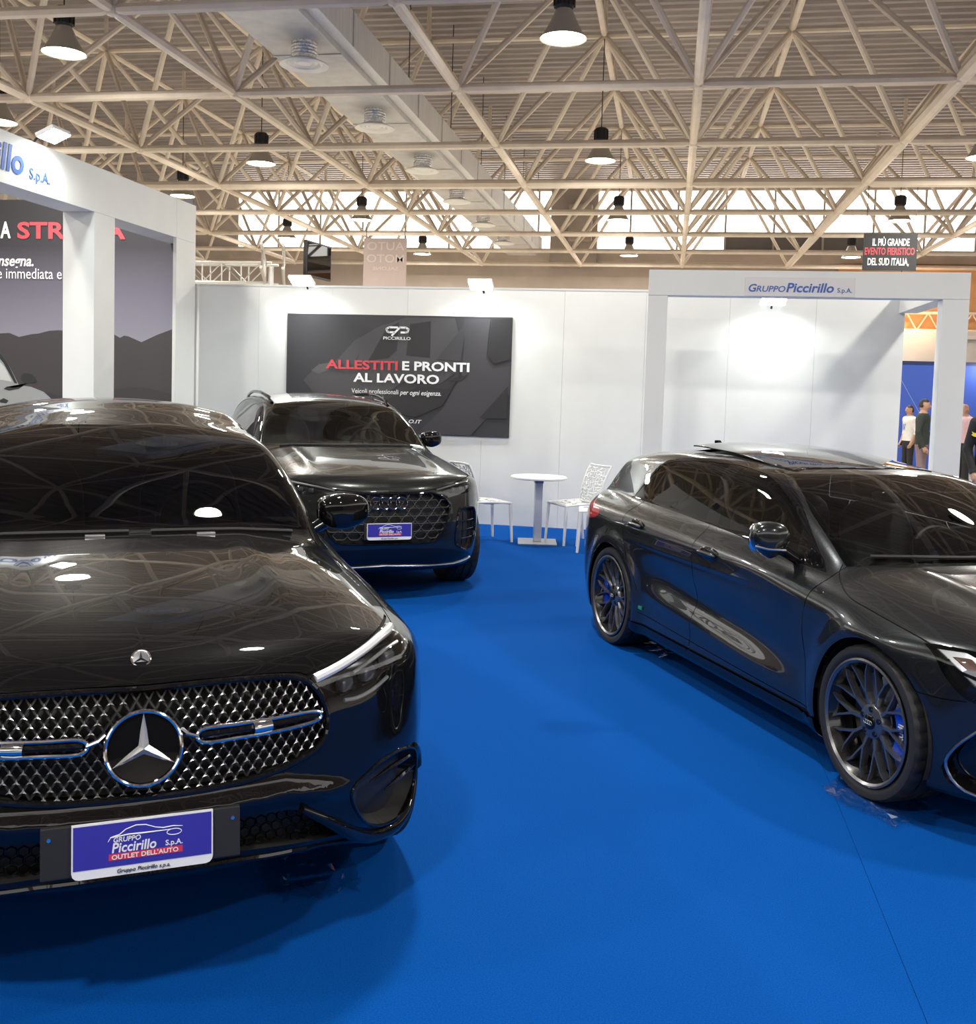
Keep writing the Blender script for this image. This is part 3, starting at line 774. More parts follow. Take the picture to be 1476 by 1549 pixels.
def make_wheels(root, R, W, r0, wheels, track, fork=True, caliper=None, cap=True):
    tm = tyre_mesh(R, W, r0)
    rim = MB(); h = W/2
    rim.lathe([(r0-.045, -h*.8), (r0-.012, -h*.8), (r0-.035, -h*.2), (r0-.03, h*.5), (r0-.022, h*.72), (r0-.006, h*.80), (r0+.004, h*.90), (r0+.006, h*.98), (r0-.002, h*1.0), (r0-.012, h*.93), (r0-.016, h*.80), (r0-.028, h*.7), (r0-.036, h*.45), (r0-.042, -h*.2)], 48, 'x')
    rm = rim.mesh('rim', BARREL, True)
    lp = MB(); lp.lathe([(r0-.012, h*.86), (r0+.002, h*.93), (r0+.005, h*1.0), (r0-.003, h*1.02), (r0-.013, h*.955)], 56, 'x'); lpm = lp.mesh('rim_lip', RIMGREY, True)
    sp = MB(); xo = h*.92
    def beam(a, b, wa, wb, xa, xb, ta=.016, tb=.014):
        a = Vector((0, *a)); b = Vector((0, *b)); d = (b - a).normalized(); n = Vector((0, -d.z, d.y))
        V = []
        for p, w, x, t in ((a, wa, xa, ta), (b, wb, xb, tb)):
            V += [p + n*w*.5 + Vector((x-t, 0, 0)), p + n*w*.3 + Vector((x, 0, 0)), p - n*w*.3 + Vector((x, 0, 0)), p - n*w*.5 + Vector((x-t, 0, 0)), p - n*w*.4 + Vector((x-t*2.2, 0, 0)), p + n*w*.4 + Vector((x-t*2.2, 0, 0))]
        F = [(i, (i+1) % 6, 6+(i+1) % 6, 6+i) for i in range(6)] + [(5, 4, 3, 2, 1, 0), (6, 7, 8, 9, 10, 11)]
        sp.add(V, F)
    def pol(r, t): return (r*math.cos(t), r*math.sin(t))
    if fork:
        beam(pol(.035, 0), pol(r0*.52, 0), .028, .018, xo-.036, xo-.022)
        for s in (-1, 1):
            beam(pol(r0*.47, s*.01), pol(r0*.80, s*.155), .016, .011, xo-.022, xo-.012)
            beam(pol(r0*.78, s*.145), pol(r0-.010, s*.235), .011, .010, xo-.012, xo-.010)
    else:
        for s in (-1, 1): beam(pol(.04, s*.3), pol(r0-.01, s*.12), .03, .022, xo-.03, xo-.012)
    sm = sp.mesh('spoke', RIMGREY)
    hb = MB(); hb.lathe([(0, xo-.024), (.052, xo-.024), (.070, xo-.030), (.080, xo-.046), (.078, xo-.09), (0, xo-.09)], 30, 'x'); hm = hb.mesh('hub', RIMGREY, True)
    cp = MB(); cp.lathe([(0, xo-.014), (.026, xo-.015), (.032, xo-.020), (.032, xo-.03), (0, xo-.03)], 24, 'x'); cm = cp.mesh('hub_cap', GLOSS, True)
    bo = MB(); bo.lathe([(0, xo-.021), (.011, xo-.021), (.012, xo-.023), (.012, xo-.03), (0, xo-.03)], 10, 'x'); bom = bo.mesh('wheel_bolt', GLOSS)
    dm = MB(); dm.lathe([(.05, -.012), (r0-.055, -.012), (r0-.055, .016), (.09, .016), (.085, .05), (.05, .05)], 40, 'x'); dme = dm.mesh('brake_disc', DISC, True)
    out = []
    for wy, wz in wheels:
        for s in (-1, 1):
            t = link('tyre', tm, None, root, (s*(track - h), wy, R), (0, 0, 0 if s > 0 else math.pi))
            link('rim', rm, None, t); link('rim_lip', lpm, None, t); link('hub', hm, None, t); link('hub_cap', cm, None, t); link('brake_disc', dme, None, t)
            for k in range(10): link('spoke', sm, None, t, rot=(2*math.pi*k/10, 0, 0))
            for k in range(5): link('wheel_bolt', bom, None, t, loc=(0, .053*math.cos(2*math.pi*k/5+.3), .053*math.sin(2*math.pi*k/5+.3)))
            if caliper:
                cb = MB(); pts = []
                sgn = 1 if s > 0 else -1                    # sits on the rear side of the front disc
                for q in range(9):
                    tt = (-.62 + 1.24*q/8); pts.append((tt))
                ro, ri = r0-.040, r0-.118; base = math.pi if s > 0 else 0
                if wy > 2: base = base + math.pi
                V = []; F = []
                for tt in pts:
                    for r, x in ((ri, .02), (ro, .02), (ro, .072), (ri, .078)):
                        V.append((x, r*math.cos(base+tt), r*math.sin(base+tt)))
                for i in range(len(pts)-1):
                    for k in range(4): F.append((i*4+k, i*4+(k+1) % 4, i*4+4+(k+1) % 4, i*4+4+k))
                F += [(0, 1, 2, 3), tuple(range(len(V)-4, len(V)))]
                cb.add(V, F); tag(cb.build('brake_caliper', caliper, t), 'blue brake caliper')
            out.append((wy, s, t))
    return out
def arch_liners(root, wheels, R, x0, x1):
    for wy, wz in wheels:
        for s in (-1, 1):
            mb = MB(); n = 24; V = []; F = []
            for i in range(n+1):
                t = -.35 + (math.pi + .7)*i/n
                for x in (x0, x1): V.append((s*x, wy + R*math.cos(t), wz + R*math.sin(t)))
            for i in range(n): F.append((i*2, i*2+1, i*2+3, i*2+2))
            V.append((s*x0, wy, wz)); c = len(V)-1
            for i in range(n): F.append((c, i*2, i*2+2))
            mb.add(V, F).build('wheel_arch_liner', MATTE, root)

FILM = None
def plastic_film(loc, size, lab, seed):
    global FILM
    if FILM is None:
        FILM = bpy.data.materials.new('clear_plastic_film'); FILM.use_nodes = True; nt = FILM.node_tree; nt.nodes.clear()
        o = nt.nodes.new('ShaderNodeOutputMaterial'); t = nt.nodes.new('ShaderNodeBsdfTransparent'); g = nt.nodes.new('ShaderNodeBsdfGlossy'); x = nt.nodes.new('ShaderNodeMixShader')
        t.inputs[0].default_value = (.86, .88, .90, 1); g.inputs['Roughness'].default_value = .08; x.inputs[0].default_value = .16
        nt.links.new(t.outputs[0], x.inputs[1]); nt.links.new(g.outputs[0], x.inputs[2]); nt.links.new(x.outputs[0], o.inputs[0])
    rr = random.Random(seed); n = 16; V = []; F = []
    for i in range(n+1):
        for j in range(n+1):
            u, v = i/n - .5, j/n - .5; k = 1 + .12*math.sin(7*u + seed) + .1*math.cos(9*v)
            V.append((u*size*k + rr.uniform(-.012, .012), v*size*.62*k + rr.uniform(-.012, .012), .002 + abs(rr.gauss(0, .006)) + .008*abs(math.sin(14*u + 3*v + seed))))
    for i in range(n):
        for j in range(n): a = i*(n+1) + j; F.append((a, a+n+1, a+n+2, a+1))
    b = MB(); b.add(V, F); o = b.build('plastic_film', FILM, None, False, False, loc=(loc[0], loc[1], 0), rot=(0, 0, -1.0)); tag(o, lab, 'film')
# ---------------------------------------------------------------- rounded solid (mirrors, seats, headrests)
def blob(c, half, p=3.0, n=20, taper=None):
    """superellipsoid; taper(u, v, w) -> scale of (x, y, z) for normalised coordinates"""
    mb = MB(); V = []; F = []
    def sg(v, e): return math.copysign(abs(v)**e, v)
    e = 2/p
    for i in range(n+1):
        a = -math.pi/2 + math.pi*i/n
        for j in range(2*n):
            b = math.pi*j/n
            q = [sg(math.cos(a), e)*sg(math.cos(b), e), sg(math.cos(a), e)*sg(math.sin(b), e), sg(math.sin(a), e)]
            if taper: q = taper(*q)
            V.append((c[0]+q[0]*half[0], c[1]+q[1]*half[1], c[2]+q[2]*half[2]))
    for i in range(n):
        for j in range(2*n):
            k = (j+1) % (2*n); F.append((i*2*n+j, i*2*n+k, (i+1)*2*n+k, (i+1)*2*n+j))
    return mb.add(V, F)
def wing_mirror(root, x, y, z, m, half=(.115, .06, .075), foot=None, strip=None, drop=0.):
    for s in (-1, 1):
        def tp(u, v, w):
            u_ = u*s; k = 1 - .30*max(u_, 0) if w < 0 else 1 - .12*max(u_, 0)**2
            if drop: u = u*(1 - drop*max(-w, 0)) + s*drop*.25*max(-w, 0)
            return (u, v*(1 - .2*abs(u)) , w*k*(1.0 if u_ > -.2 else 1 - .15*(-u_-.2)))
        b = blob((0, 0, 0), half, 3.2, 14, tp).build('wing_mirror', m, root, True, loc=(s*x, y, z), rot=(0, 0, s*.22))
        st = MB(); st.tube([(-s*half[0]*.7, .01, -half[2]*.55), (-s*(half[0]+.03), .005, -half[2]*.95), (-s*(half[0]+.09), .02, -half[2]*1.25)], [.03, .024, .036], 10); st.build('mirror_stalk', GLOSS, b, True)
        gl = blob((0, half[1]*.93, 0), (half[0]*.86, .008, half[2]*.82), 4, 10).build('mirror_glass', CHROME, b, True)
        if strip:
            tb = MB(); tb.tube([(-s*half[0]*.6, -half[1]*.98, -half[2]*.45), (s*half[0]*.3, -half[1]*.96, -half[2]*.42), (s*half[0]*.9, -half[1]*.55, -half[2]*.30)], .006, 6); tb.build('indicator_strip', strip, b, True)

def cabin(root, wheel_y, dash_y, floor_z, w, seat_m=LEATHER, seat_y=2.25, rear_y=3.05):
    """what shows through the glass: dashboard, steering wheel, seats"""
    d = MB(); d.box((-w, dash_y-.25, floor_z), (w, dash_y+.22, floor_z+.42), ch=.06); d.box((-w, dash_y+.1, floor_z-.2), (w, rear_y+.9, floor_z-.17)); d.build('dashboard', MATTE, root, True)
    c = MB(); ring = [(.185*math.cos(2*math.pi*k/32), 0, .175*math.sin(2*math.pi*k/32)) for k in range(32)]
    c.tube(ring, .015, 8, closed=True); c.box((-.07, -.012, -.06), (.07, .02, .05), ch=.012); c.box((-.18, -.008, -.015), (.18, .012, .02)); c.box((-.015, -.008, -.17), (.015, .01, 0)); c.tube([(0, 0, 0), (0, -.3, -.05)], .03, 8)
    c.build('steering_wheel', LEATHER, root, True, loc=(.36, dash_y+.42, floor_z+.40), rot=(-.38, 0, 0))
    for x in (-.37, .37):
        cu = blob((x, seat_y, floor_z+.02), (.25, .27, .10), 3.5, 10).build('seat', seat_m, root, True)
        b = blob((0, 0, .30), (.245, .085, .34), 3.2, 12).build('seat_back', seat_m, cu, True, loc=(x, seat_y+.27, floor_z+.05), rot=(-.32, 0, 0))
        h = blob((x, seat_y+.49, floor_z+.76), (.125, .055, .10), 3, 10).build('headrest', seat_m, cu, True)
    r = blob((0, rear_y, floor_z+.03), (w*.9, .25, .11), 4, 12).build('rear_bench', seat_m, root, True)
    blob((0, rear_y+.33, floor_z+.33), (w*.88, .09, .32), 4, 12).build('bench_back', seat_m, r, True)

def door_handle(root, f, y, z, m):
    for s in (-1, 1):
        x = side_pt(f, [y-.08, y+.08], [z-.008, z+.008])
        base = blob((0, 0, 0), (.012, .105, .038), 2.2, 12).build('door_handle', GLOSS, root, True, loc=(s*(x.mean()-.004), y, z), rot=(0, 0, s*math.atan2(x[0]-x[1], .16)))
        blob((s*.020, 0, 0), (.014, .10, .013), 3, 10).build('grip', m, base, True)

# ---------------------------------------------------------------- dealer number plate
def number_plate(root, y, z, tilt=0., w=.36, h=.142, bracket=None):
    if bracket:
        b = MB(); b.box((-bracket[0], .0, -bracket[1]), (bracket[0], .022, bracket[1]), ch=.004); br = b.build('plate_bracket', MATTE, root, loc=(0, y, z), rot=(tilt, 0, 0))
        for s in (-1, 1):
            q = MB(); q.lathe([(0, -.004), (.005, -.004), (.006, .002)], 10, 'y'); q.build('screw', CHROME, br, loc=(s*(bracket[0]-.02), 0, bracket[1]*.55))
        y -= .004
    p = MB(); hh = h/2; r = .018
    out = [(-w/2, hh), (w/2, hh)] + [(w/2 - r + r*math.cos(t), -hh + r + r*math.sin(t)) for t in (0, -.5, -1.0, -1.57)] + [(-w/2 + r + r*math.cos(t), -hh + r + r*math.sin(t)) for t in (-1.57, -2.1, -2.6, -3.14)]
    p.prism([(a, b) for a, b in out], -.010, .0)
    pl = p.build('number_plate', WHITE, root, loc=(0, y, z), rot=(tilt, 0, 0))
    q = MB(); q.box((-w/2+.004, -.0115, -hh+.024), (w/2-.004, -.0095, hh-.004)); tag(q.build('blue_panel', PLATEBLUE, pl), 'blue printed panel of the plate')
    def put(nm, s, size, x, zz, m, **k): link(nm, text_mesh(nm, s, size, m, .0008, **k), None, pl, (x, -.0122, zz))
    k = w/.36
    put('lettering', 'GRUPPO', .018*k, -.078*k, .017*k, WHITE, bold=.02, align='LEFT', shear=.15)
    put('lettering', 'Piccirillo', .036*k, -.082*k, -.010*k, WHITE, bold=.02, align='LEFT', shear=.15, sx=.92)
    put('lettering', 'S.p.A.', .020*k, .055*k, -.008*k, WHITE, bold=.015, align='LEFT')
    rb = MB(); rb.box((-.088*k, -.0124, -.030*k), (.100*k, -.0116, -.013*k)); rb.build('red_band', REDPRINT, pl)
    link('lettering', text_mesh('lettering', "OUTLET DELL'AUTO", .0165*k, WHITE, .0008, bold=.02, sx=1.12), None, pl, (.004*k, -.0130, -.0275*k))
    put('lettering', 'Gruppo Piccirillo s.p.a.', .015*k, 0, -hh+.007, INK, shear=.2, bold=.01)
    sw = MB()                                                # the swoosh of a car above the name
    sw.tube([(x*k, -.0122, zz*k) for x, zz in ((-.090, .020), (-.083, .031), (-.062, .036), (-.046, .048), (-.02, .056), (.005, .054), (.03, .044), (.05, .040), (.075, .042), (.100, .039))], [.0008, .0016, .0014, .0013, .0015, .0014, .0012, .0016, .0014, .0006], 4)
    sw.tube([(x*k, -.0122, zz*k) for x, zz in ((-.083, .030), (-.04, .034), (.0, .033), (.05, .033), (.085, .034))], [.0012, .002, .0022, .0014, .0006], 4)
    ring = [(.078*k + .019*k*math.cos(t), -.0122, .026*k + .008*k*math.sin(t)) for t in np.linspace(0, 2*math.pi, 20, endpoint=False)]
    sw.tube(ring, .0011, 4, closed=True); sw.build('swoosh', WHITE, pl)
    return pl
# ---------------------------------------------------------------- near left: the graphite black SUV
def build_near_suv():
    f = body_near_suv
    root = empty('car', (-1.3015, 2.397, 0), math.radians(31.94))
    tag(root, 'black SUV coupe with a round three-pointed star in its studded grille, nearest at left', 'car')
    sh = Shell(f, (-1.03, -.05, .14), (1.03, 4.85, 1.62), .0165)
    FRONT = lambda V: (V[:, 1] < 1.3) & (V[:, 2] < .93)
    NOSE = lambda V: V[:, 1] < .8
    hl = smooth([(.455, .828), (.535, .845), (.626, .869), (.709, .887), (.79, .892, 1), (.815, .876), (.80, .842), (.77, .798), (.73, .765), (.661, .740), (.593, .730), (.565, .738), (.536, .772), (.488, .800)], 5)
    gr = smooth([(-.02, .848, 1), (.166, .851), (.328, .848), (.413, .836), (.465, .807), (.501, .75), (.510, .695), (.493, .648), (.435, .617), (.322, .593), (.2, .583), (.085, .580), (-.02, .582, 1)], 5)
    vent = smooth([(.59, .470), (.648, .512), (.705, .534), (.79, .535), (.852, .50), (.885, .42), (.872, .33), (.82, .285), (.72, .300), (.64, .36)], 5)
    intake = smooth([(-.02, .500, 1), (.245, .490), (.42, .470), (.50, .41), (.577, .334, 1), (.48, .352), (.402, .367), (.249, .387), (-.02, .40, 1)], 4)
    lip = smooth([(-.02, .395, 1), (.249, .382), (.402, .362), (.48, .347), (.577, .329), (.72, .270, 1), (.70, .15, 1), (-.02, .15, 1)], 4)
    ws = smooth([(-.02, 1.090, 1), (.30, 1.088), (.55, 1.075), (.735, 1.054, 1), (.735, 1.13), (.70, 1.23), (.63, 1.345), (.545, 1.418, 1), (.35, 1.447), (-.02, 1.453, 1)], 5)
    sh.region('windscreen', 'front', ws, lambda V: (V[:, 1] > 1.2) & (V[:, 1] < 2.7) & (V[:, 2] > 1.02), ['body'])
    dlo = smooth([(1.70, 1.035, 1), (2.0, 1.21), (2.3, 1.345), (2.6, 1.405), (3.0, 1.42), (3.5, 1.375), (3.9, 1.26), (4.08, 1.14, 1), (3.4, 1.09), (2.6, 1.065)], 5)
    sh.region('side_window', 'side', dlo, lambda V: (np.abs(V[:, 0]) > .45) & (V[:, 2] > .98), ['body'])
    sh.line('pillar', 'side', [(2.62, 1.0), (2.72, 1.45)], lambda V: (np.abs(V[:, 0]) > .5), .03, ['side_window'])
    rw = smooth([(-.02, 1.42, 1), (.45, 1.38), (.56, 1.28), (.60, 1.17, 1), (-.02, 1.20, 1)], 4)
    sh.region('rear_window', 'front', rw, lambda V: (V[:, 1] > 3.7) & (V[:, 2] > 1.1), ['body'])
    sh.region('headlight', 'front', hl, FRONT, ['body'])
    sh.region('grille', 'front', gr, FRONT, ['body'])
    sh.region('vent', 'front', vent, NOSE, ['body'])
    sh.region('intake', 'front', intake, NOSE, ['body'])
    sh.region('lip', 'front', lip, NOSE, ['body'])
    for wy, wz in NEAR_WHEELS:
        c = [(wy + .385*math.cos(t), wz + .385*math.sin(t)) for t in np.linspace(0, 2*math.pi, 48, endpoint=False)]
        sh.region('hole', 'side', c, lambda V: np.abs(V[:, 0]) > .55, None)
    be = smooth([(-.02, .857), (.166, .858), (.327, .855), (.42, .847), (.455, .837), (.536, .853), (.628, .876), (.712, .894), (.80, .897)], 5, False)
    sh.line('gap', 'front', be, lambda V: (V[:, 1] < .62) & (V[:, 2] < .93), .0022, ['body'])
    bs = smooth([(.80, .44), (.82, .75), (.80, 1.1), (.76, 1.4), (.74, 1.52)], 5, False)
    sh.line('gap', 'top', bs, lambda V: V[:, 2] > .86, .0022, ['body'])
    bp = [(-.02, .868, 1), (.166, .86), (.327, .857), (.42, .849), (.455, .839), (.536, .855), (.628, .878), (.712, .896), (.80, .899)]
    bonnet_top = np.array([(0, .02), (.33, .06), (.46, .10), (.62, .20), (.72, .30), (.80, .42), (.82, .75), (.80, 1.1), (.76, 1.4), (.74, 1.52), (.55, 1.42), (.3, 1.33), (-.02, 1.30)])
    def inb(Cc): return (polydist(np.stack([np.abs(Cc[:, 0]), Cc[:, 1]], 1), bonnet_top) < 0) & (Cc[:, 2] > np.interp(np.abs(Cc[:, 0]), [p[0] for p in bp], [p[1] for p in bp]))
    sh.L[(sh.L == 'body') & inb(sh.cen())] = 'bonnet'
    fd = smooth([(1.42, .90, 1), (1.50, 1.02, 1), (2.62, 1.05, 1), (2.66, .32, 1), (1.55, .32, 1), (1.38, .55)], 3)
    rd = smooth([(2.67, 1.05, 1), (3.55, 1.07, 1), (3.62, .90), (3.40, .62), (3.28, .32, 1), (2.67, .32, 1)], 3)
    for nm, poly in (('front_door', fd), ('rear_door', rd)):
        sh.region(nm, 'side', poly, lambda V: np.abs(V[:, 0]) > .6, ['body'])
    patch(sh, 'body', 'body_shell', PAINT_NEAR, root); patch(sh, 'bonnet', 'bonnet', PAINT_NEAR, root)
    patch(sh, 'gap', 'panel_gap', GAP, root, off=-.006)
    for nm in ('front_door', 'rear_door'): patch(sh, nm, nm, PAINT_NEAR, root, True)
    patch(sh, 'windscreen', 'windscreen', SCREEN, root); patch(sh, 'side_window', 'side_window', TINT, root, True); patch(sh, 'rear_window', 'rear_window', TINT, root)
    patch(sh, 'pillar', 'window_pillar', GLOSS, root, True)
    patch(sh, 'lip', 'lower_lip', GLOSS, root)
    sink(sh, 'intake', 'lower_intake', MATTE, root, .07, direction=(0, 1, 0))
    for o in sink(sh, 'vent', 'side_vent', MATTE, root, .06, True):
        s = 1 if o.data.vertices[0].co.x > 0 else -1
        q = MB(); q.tube([(s*p[0], p[1], p[2]) for p in on_front(f, vent, .001)], .0055, 6, closed=True); q.build('vent_edge', PAINT_NEAR, o, True)
        for pts in ([(.66, .475), (.74, .49), (.83, .488)], [(.72, .425), (.79, .44), (.86, .437)]):
            m = MB(); m.tube([(s*p[0], p[1] + .012, p[2]) for p in on_front(f, pts)], [.002, .008, .006][:len(pts)], 6); m.build('vent_fin', GLOSS, o, True)
    # headlights: housing, clear cover, light strips, projector lenses
    hs = sink(sh, 'headlight', 'headlight', mat('headlight_housing', (.10, .10, .105), .25, .8), root, .045, True)
    for o, c in zip(hs, patch(sh, 'headlight', 'clear_cover', LAMPGLASS, root, True)):
        s = 1 if np.mean([v.co.x for v in o.data.vertices]) > 0 else -1
        c.parent = o
        def tube(pts, r, off, m, nm):
            q = MB(); q.tube([(s*p[0], p[1], p[2]) for p in on_front(f, smooth(pts, 4, False), -off)], r, 8); q.build(nm, m, o, True)
        tube([(.470, .824), (.555, .842), (.64, .864), (.72, .882), (.785, .885)], .014, .006, DRL, 'light_strip'); tube([(.52, .822), (.60, .842), (.69, .862), (.77, .874)], .006, .020, CHROME, 'chrome_strip')
        tube([(.60, .815), (.67, .836), (.735, .852), (.785, .855)], .006, .010, DRL, 'chrome_strip')  # this strip and the next: white colour stands in for bright chrome reflections
        tube([(.565, .745), (.61, .742), (.665, .752), (.725, .775)], .006, .008, DRL, 'chrome_strip')
        for (x, z, r) in ((.575, .782, .030), (.655, .796, .032), (.735, .822, .030)):
            p = on_front(f, [(x, z)], -.034)[0]
            q = blob((0, 0, 0), (r, .018, r*.72), 4, 10); q.build('projector_lens', LENS, o, True, loc=(s*p[0], p[1], p[2]), rot=(0, 0, s*.75))
            q = MB(); q.box((-r*1.15, -.008, -r*.95), (r*1.15, .01, -r*.78)); q.build('lens_bezel', SATIN, o, loc=(s*p[0], p[1], p[2]), rot=(0, 0, s*.75))
    # grille: dark well, frame, lattice, chrome studs, bars and star
    go = sink(sh, 'grille', 'grille', MATTE, root, .055, direction=(0, 1, 0))[0]
    loop = np.concatenate([gr, [(-a, b) for a, b in gr[::-1]]])
    loop = np.array([p for p in gr if p[0] >= 0]); loop = np.concatenate([loop, [(-a, b) for a, b in loop[::-1]]])
    q = MB(); q.tube(on_front(f, loop, -.002), .009, 8, closed=True); q.build('grille_frame', GLOSS, go, True)
    gx, gz = .0318, .0228
    spots = []
    for r in range(-1, 14):
        z = .570 + r*gz
        for c in range(-20, 21):
            x = c*gx + (gx/2 if r % 2 else 0)
            spots.append((x, z))
    S = np.array(spots); d = polydist(np.stack([np.abs(S[:, 0]), S[:, 1]], 1), gr)
    inside = d < -.006; near = d < .012
    dstar = np.hypot(S[:, 0], S[:, 1] - .714)
    yy = front_pt(f, S[:, 0], S[:, 1])
    lat = MB()
    for (x, z), ok, y in zip(S, near, yy):
        if not ok or y != y: continue
        for dx, dz in ((gx/2, gz), (-gx/2, gz)):
            x2, z2 = x + dx, z + dz
            if polydist(np.array([[abs(x2), z2]]), gr)[0] > .002 or polydist(np.array([[abs(x), z]]), gr)[0] > .002: continue
            y2 = front_pt(f, x2, z2)[0]
            n = Vector((dz, 0, -dx)).normalized()*.0024
            a, b = Vector((x, y + .018, z)), Vector((x2, y2 + .018, z2)); k = Vector((0, .02, 0))
            lat.add([a+n, b+n, b-n, a-n, a+n+k, b+n+k, b-n+k, a-n+k], [(0, 1, 2, 3), (0, 4, 5, 1), (3, 2, 6, 7)])
    tag(lat.build('lattice', MATTE, go), kind='stuff')
    st = MB()
    for k in range(3):
        t = math.pi/2 + k*2*math.pi/3
        tip = (.0112*math.cos(t), 0, .0112*math.sin(t)); l = (.0036*math.cos(t+.95), 0, .0036*math.sin(t+.95)); r_ = (.0036*math.cos(t-.95), 0, .0036*math.sin(t-.95))
        st.add([(0, -.006, 0), l, tip, r_], [(0, 1, 2), (0, 2, 3)])
    sm = st.mesh('grille_stud', STUD, False, False)
    n = 0
    for (x, z), ok, y, ds in zip(S, inside, yy, dstar):
        if not ok or y != y or ds < .112 or abs(z - .726) < .026 and abs(x) < .49: continue
        if n >= 300: break
        nx = (front_pt(f, x + .01, z)[0] - front_pt(f, x - .01, z)[0])/.02
        link('grille_stud', sm, None, go, (x, y + .012, z), (0, 0, math.atan(nx))); n += 1
    for s in (-1, 1):
        def ring(x0, x1, z, hh):
            out = [(x0 + (x1-x0)*u, z + hh*v) for u, v in ((.06, 1), (.3, 1), (.6, 1), (.92, .85), (1, .1), (.94, -.75), (.6, -1), (.3, -1), (.06, -1), (0, 0))]
            return [(s*p[0], p[1] - .004, p[2]) for p in on_front(f, smooth(out, 4))]
        q = MB(); q.tube(ring(.135, .485, .726, .0185), .0062, 8, closed=True)
        q.tube([(s*p[0], p[1] - .004, p[2]) for p in on_front(f, [(.285, .726), (.305, .727), (.335, .727)])], [.017, .019, .017], 10)
        q.tube([(s*p[0], p[1] - .006, p[2]) for p in on_front(f, [(.092, .752), (.108, .738), (.138, .727)])], .006, 8)
        q.build('chrome_bar', CHROME, go, True)
        q = MB(); q.tube([(s*p[0], p[1] + .004, p[2]) for p in on_front(f, [(.145, .726), (.3, .727), (.475, .727)])], .013, 8); q.build('bar_backing', GLOSS, go, True)
    y0 = front_pt(f, 0, .714)[0] - .012
    q = MB(); q.lathe([(0, -.004), (.090, -.002), (.094, .012)], 40, 'y'); em = q.build('star_emblem', GLOSS, go, True, loc=(0, y0, .714), rot=(-.16, 0, 0))
    q = MB(); q.tube([(.094*math.cos(t), -.006, .094*math.sin(t)) for t in np.linspace(0, 2*math.pi, 48, endpoint=False)], .0058, 8, closed=True); q.build('chrome_ring', CHROME, em, True)
    def star(R, d, w):
        q = MB()
        for k in range(3):
            t = math.pi/2 + k*2*math.pi/3
            tip = (R*math.cos(t), -.004, R*math.sin(t)); l = (w*math.cos(t+math.pi/3), -.002, w*math.sin(t+math.pi/3)); r_ = (w*math.cos(t-math.pi/3), -.002, w*math.sin(t-math.pi/3))
            q.add([(0, -d, 0), l, tip, r_], [(0, 2, 1), (0, 3, 2)])
        return q
    star(.091, .017, .017).build('star', STUD, em)
    zb = .908; yb = front_pt(f, 0, zb)[0]
    q = MB(); q.lathe([(0, -.003), (.025, -.002), (.027, .006)], 28, 'y'); be_ = q.build('bonnet_badge', SATIN, root, True, loc=(0, yb - .002, zb), rot=(-.75, 0, 0))
    q = MB(); q.tube([(.0245*math.cos(t), -.004, .0245*math.sin(t)) for t in np.linspace(0, 2*math.pi, 28, endpoint=False)], .0026, 6, closed=True); q.build('chrome_ring', CHROME, be_, True)
    star(.0215, .009, .005).build('star', INK, be_)
    # lower bumper
    for s in (-1, 1):
        path = smooth([(.43, .470), (.537, .388), (.62, .315), (.70, .272), (.79, .262), (.862, .305), (.893, .39), (.885, .46), (.85, .515)], 4, False)
        P = [(s*p[0], p[1], p[2]) for p in on_front(f, path, .004)]
        n_ = len(P); q = MB(); q.tube(P, [.004 + .020*math.sin(math.pi*min(1, (i+1)/n_*1.35))**.7 if i < n_*.74 else .014*(1 - (i/n_-.74)*2.6) + .004 for i in range(n_)], 10); q.build('bumper_blade', PAINT_NEAR, root, True)
        p = on_front(f, [(.607, .440)])[0]
        q = MB(); q.lathe([(0, -.003), (.013, -.002), (.015, .003)], 16, 'y'); q.build('parking_sensor', MATTE, root, True, loc=(s*p[0], p[1] + .030, p[2]), rot=(0, 0, s*.7))
    q = MB(); q.tube(on_front(f, [(x, np.interp(abs(x), [0, .25, .4, .5, .62], [.372, .360, .340, .318, .285])) for x in np.linspace(-.62, .62, 31)], .0), .010, 8); q.build('lip_edge', GLOSS, root, True)
    mesh_ = MB()
    for r in range(5):
        for c in range(-18, 19):
            x, z = c*.030 + (.015 if r % 2 else 0), .375 + r*.026
            if polydist(np.array([[abs(x), z]]), intake)[0] > -.010: continue
            y = front_pt(f, x, z)[0] + .03
            mesh_.tube([(x + .0145*math.cos(k*math.pi/3 + math.pi/6), y, z + .0145*math.sin(k*math.pi/3 + math.pi/6)) for k in range(6)], .0022, 4, closed=True)
    tag(mesh_.build('intake_mesh', GLOSS, root), kind='stuff')
    number_plate(root, -.022, .472, -.10, .345, .137, (.245, .066))
    # mirrors, wipers, wheels, inside
    wing_mirror(root, .955, 1.78, 1.095, GLOSS, (.118, .07, .080))
    for s, x0, x1 in ((1, .10, .66), (1, -.58, .02)):
        q = MB(); pts = [(x, y) for x, y in zip(np.linspace(x0, x1, 8), 1.335 + .28*np.linspace(x0, x1, 8)**2)]
        q.tube([(x, y - .0, z + .006) for (x, y), z in zip(pts, top_pt(f, [p[0] for p in pts], [p[1] for p in pts]))], .008, 6); q.build('wiper', MATTE, root, True)
    for x in (-.10, .30):
        y = 1.285 + .3*x*x; z = top_pt(f, x, y)[0]; q = MB(); q.box((x-.035, y-.012, z-.004), (x+.035, y+.014, z+.008), ch=.003); q.build('washer_nozzle', SATIN, root, True)
    z = 1.40; q = blob((0.03, 2.30, z), (.10, .10, .035), 3, 10); q.build('camera_housing', MATTE, root, True); blob((.02, 2.24, z-.075), (.115, .03, .04), 3.5, 10).build('interior_mirror', GLOSS, root, True)
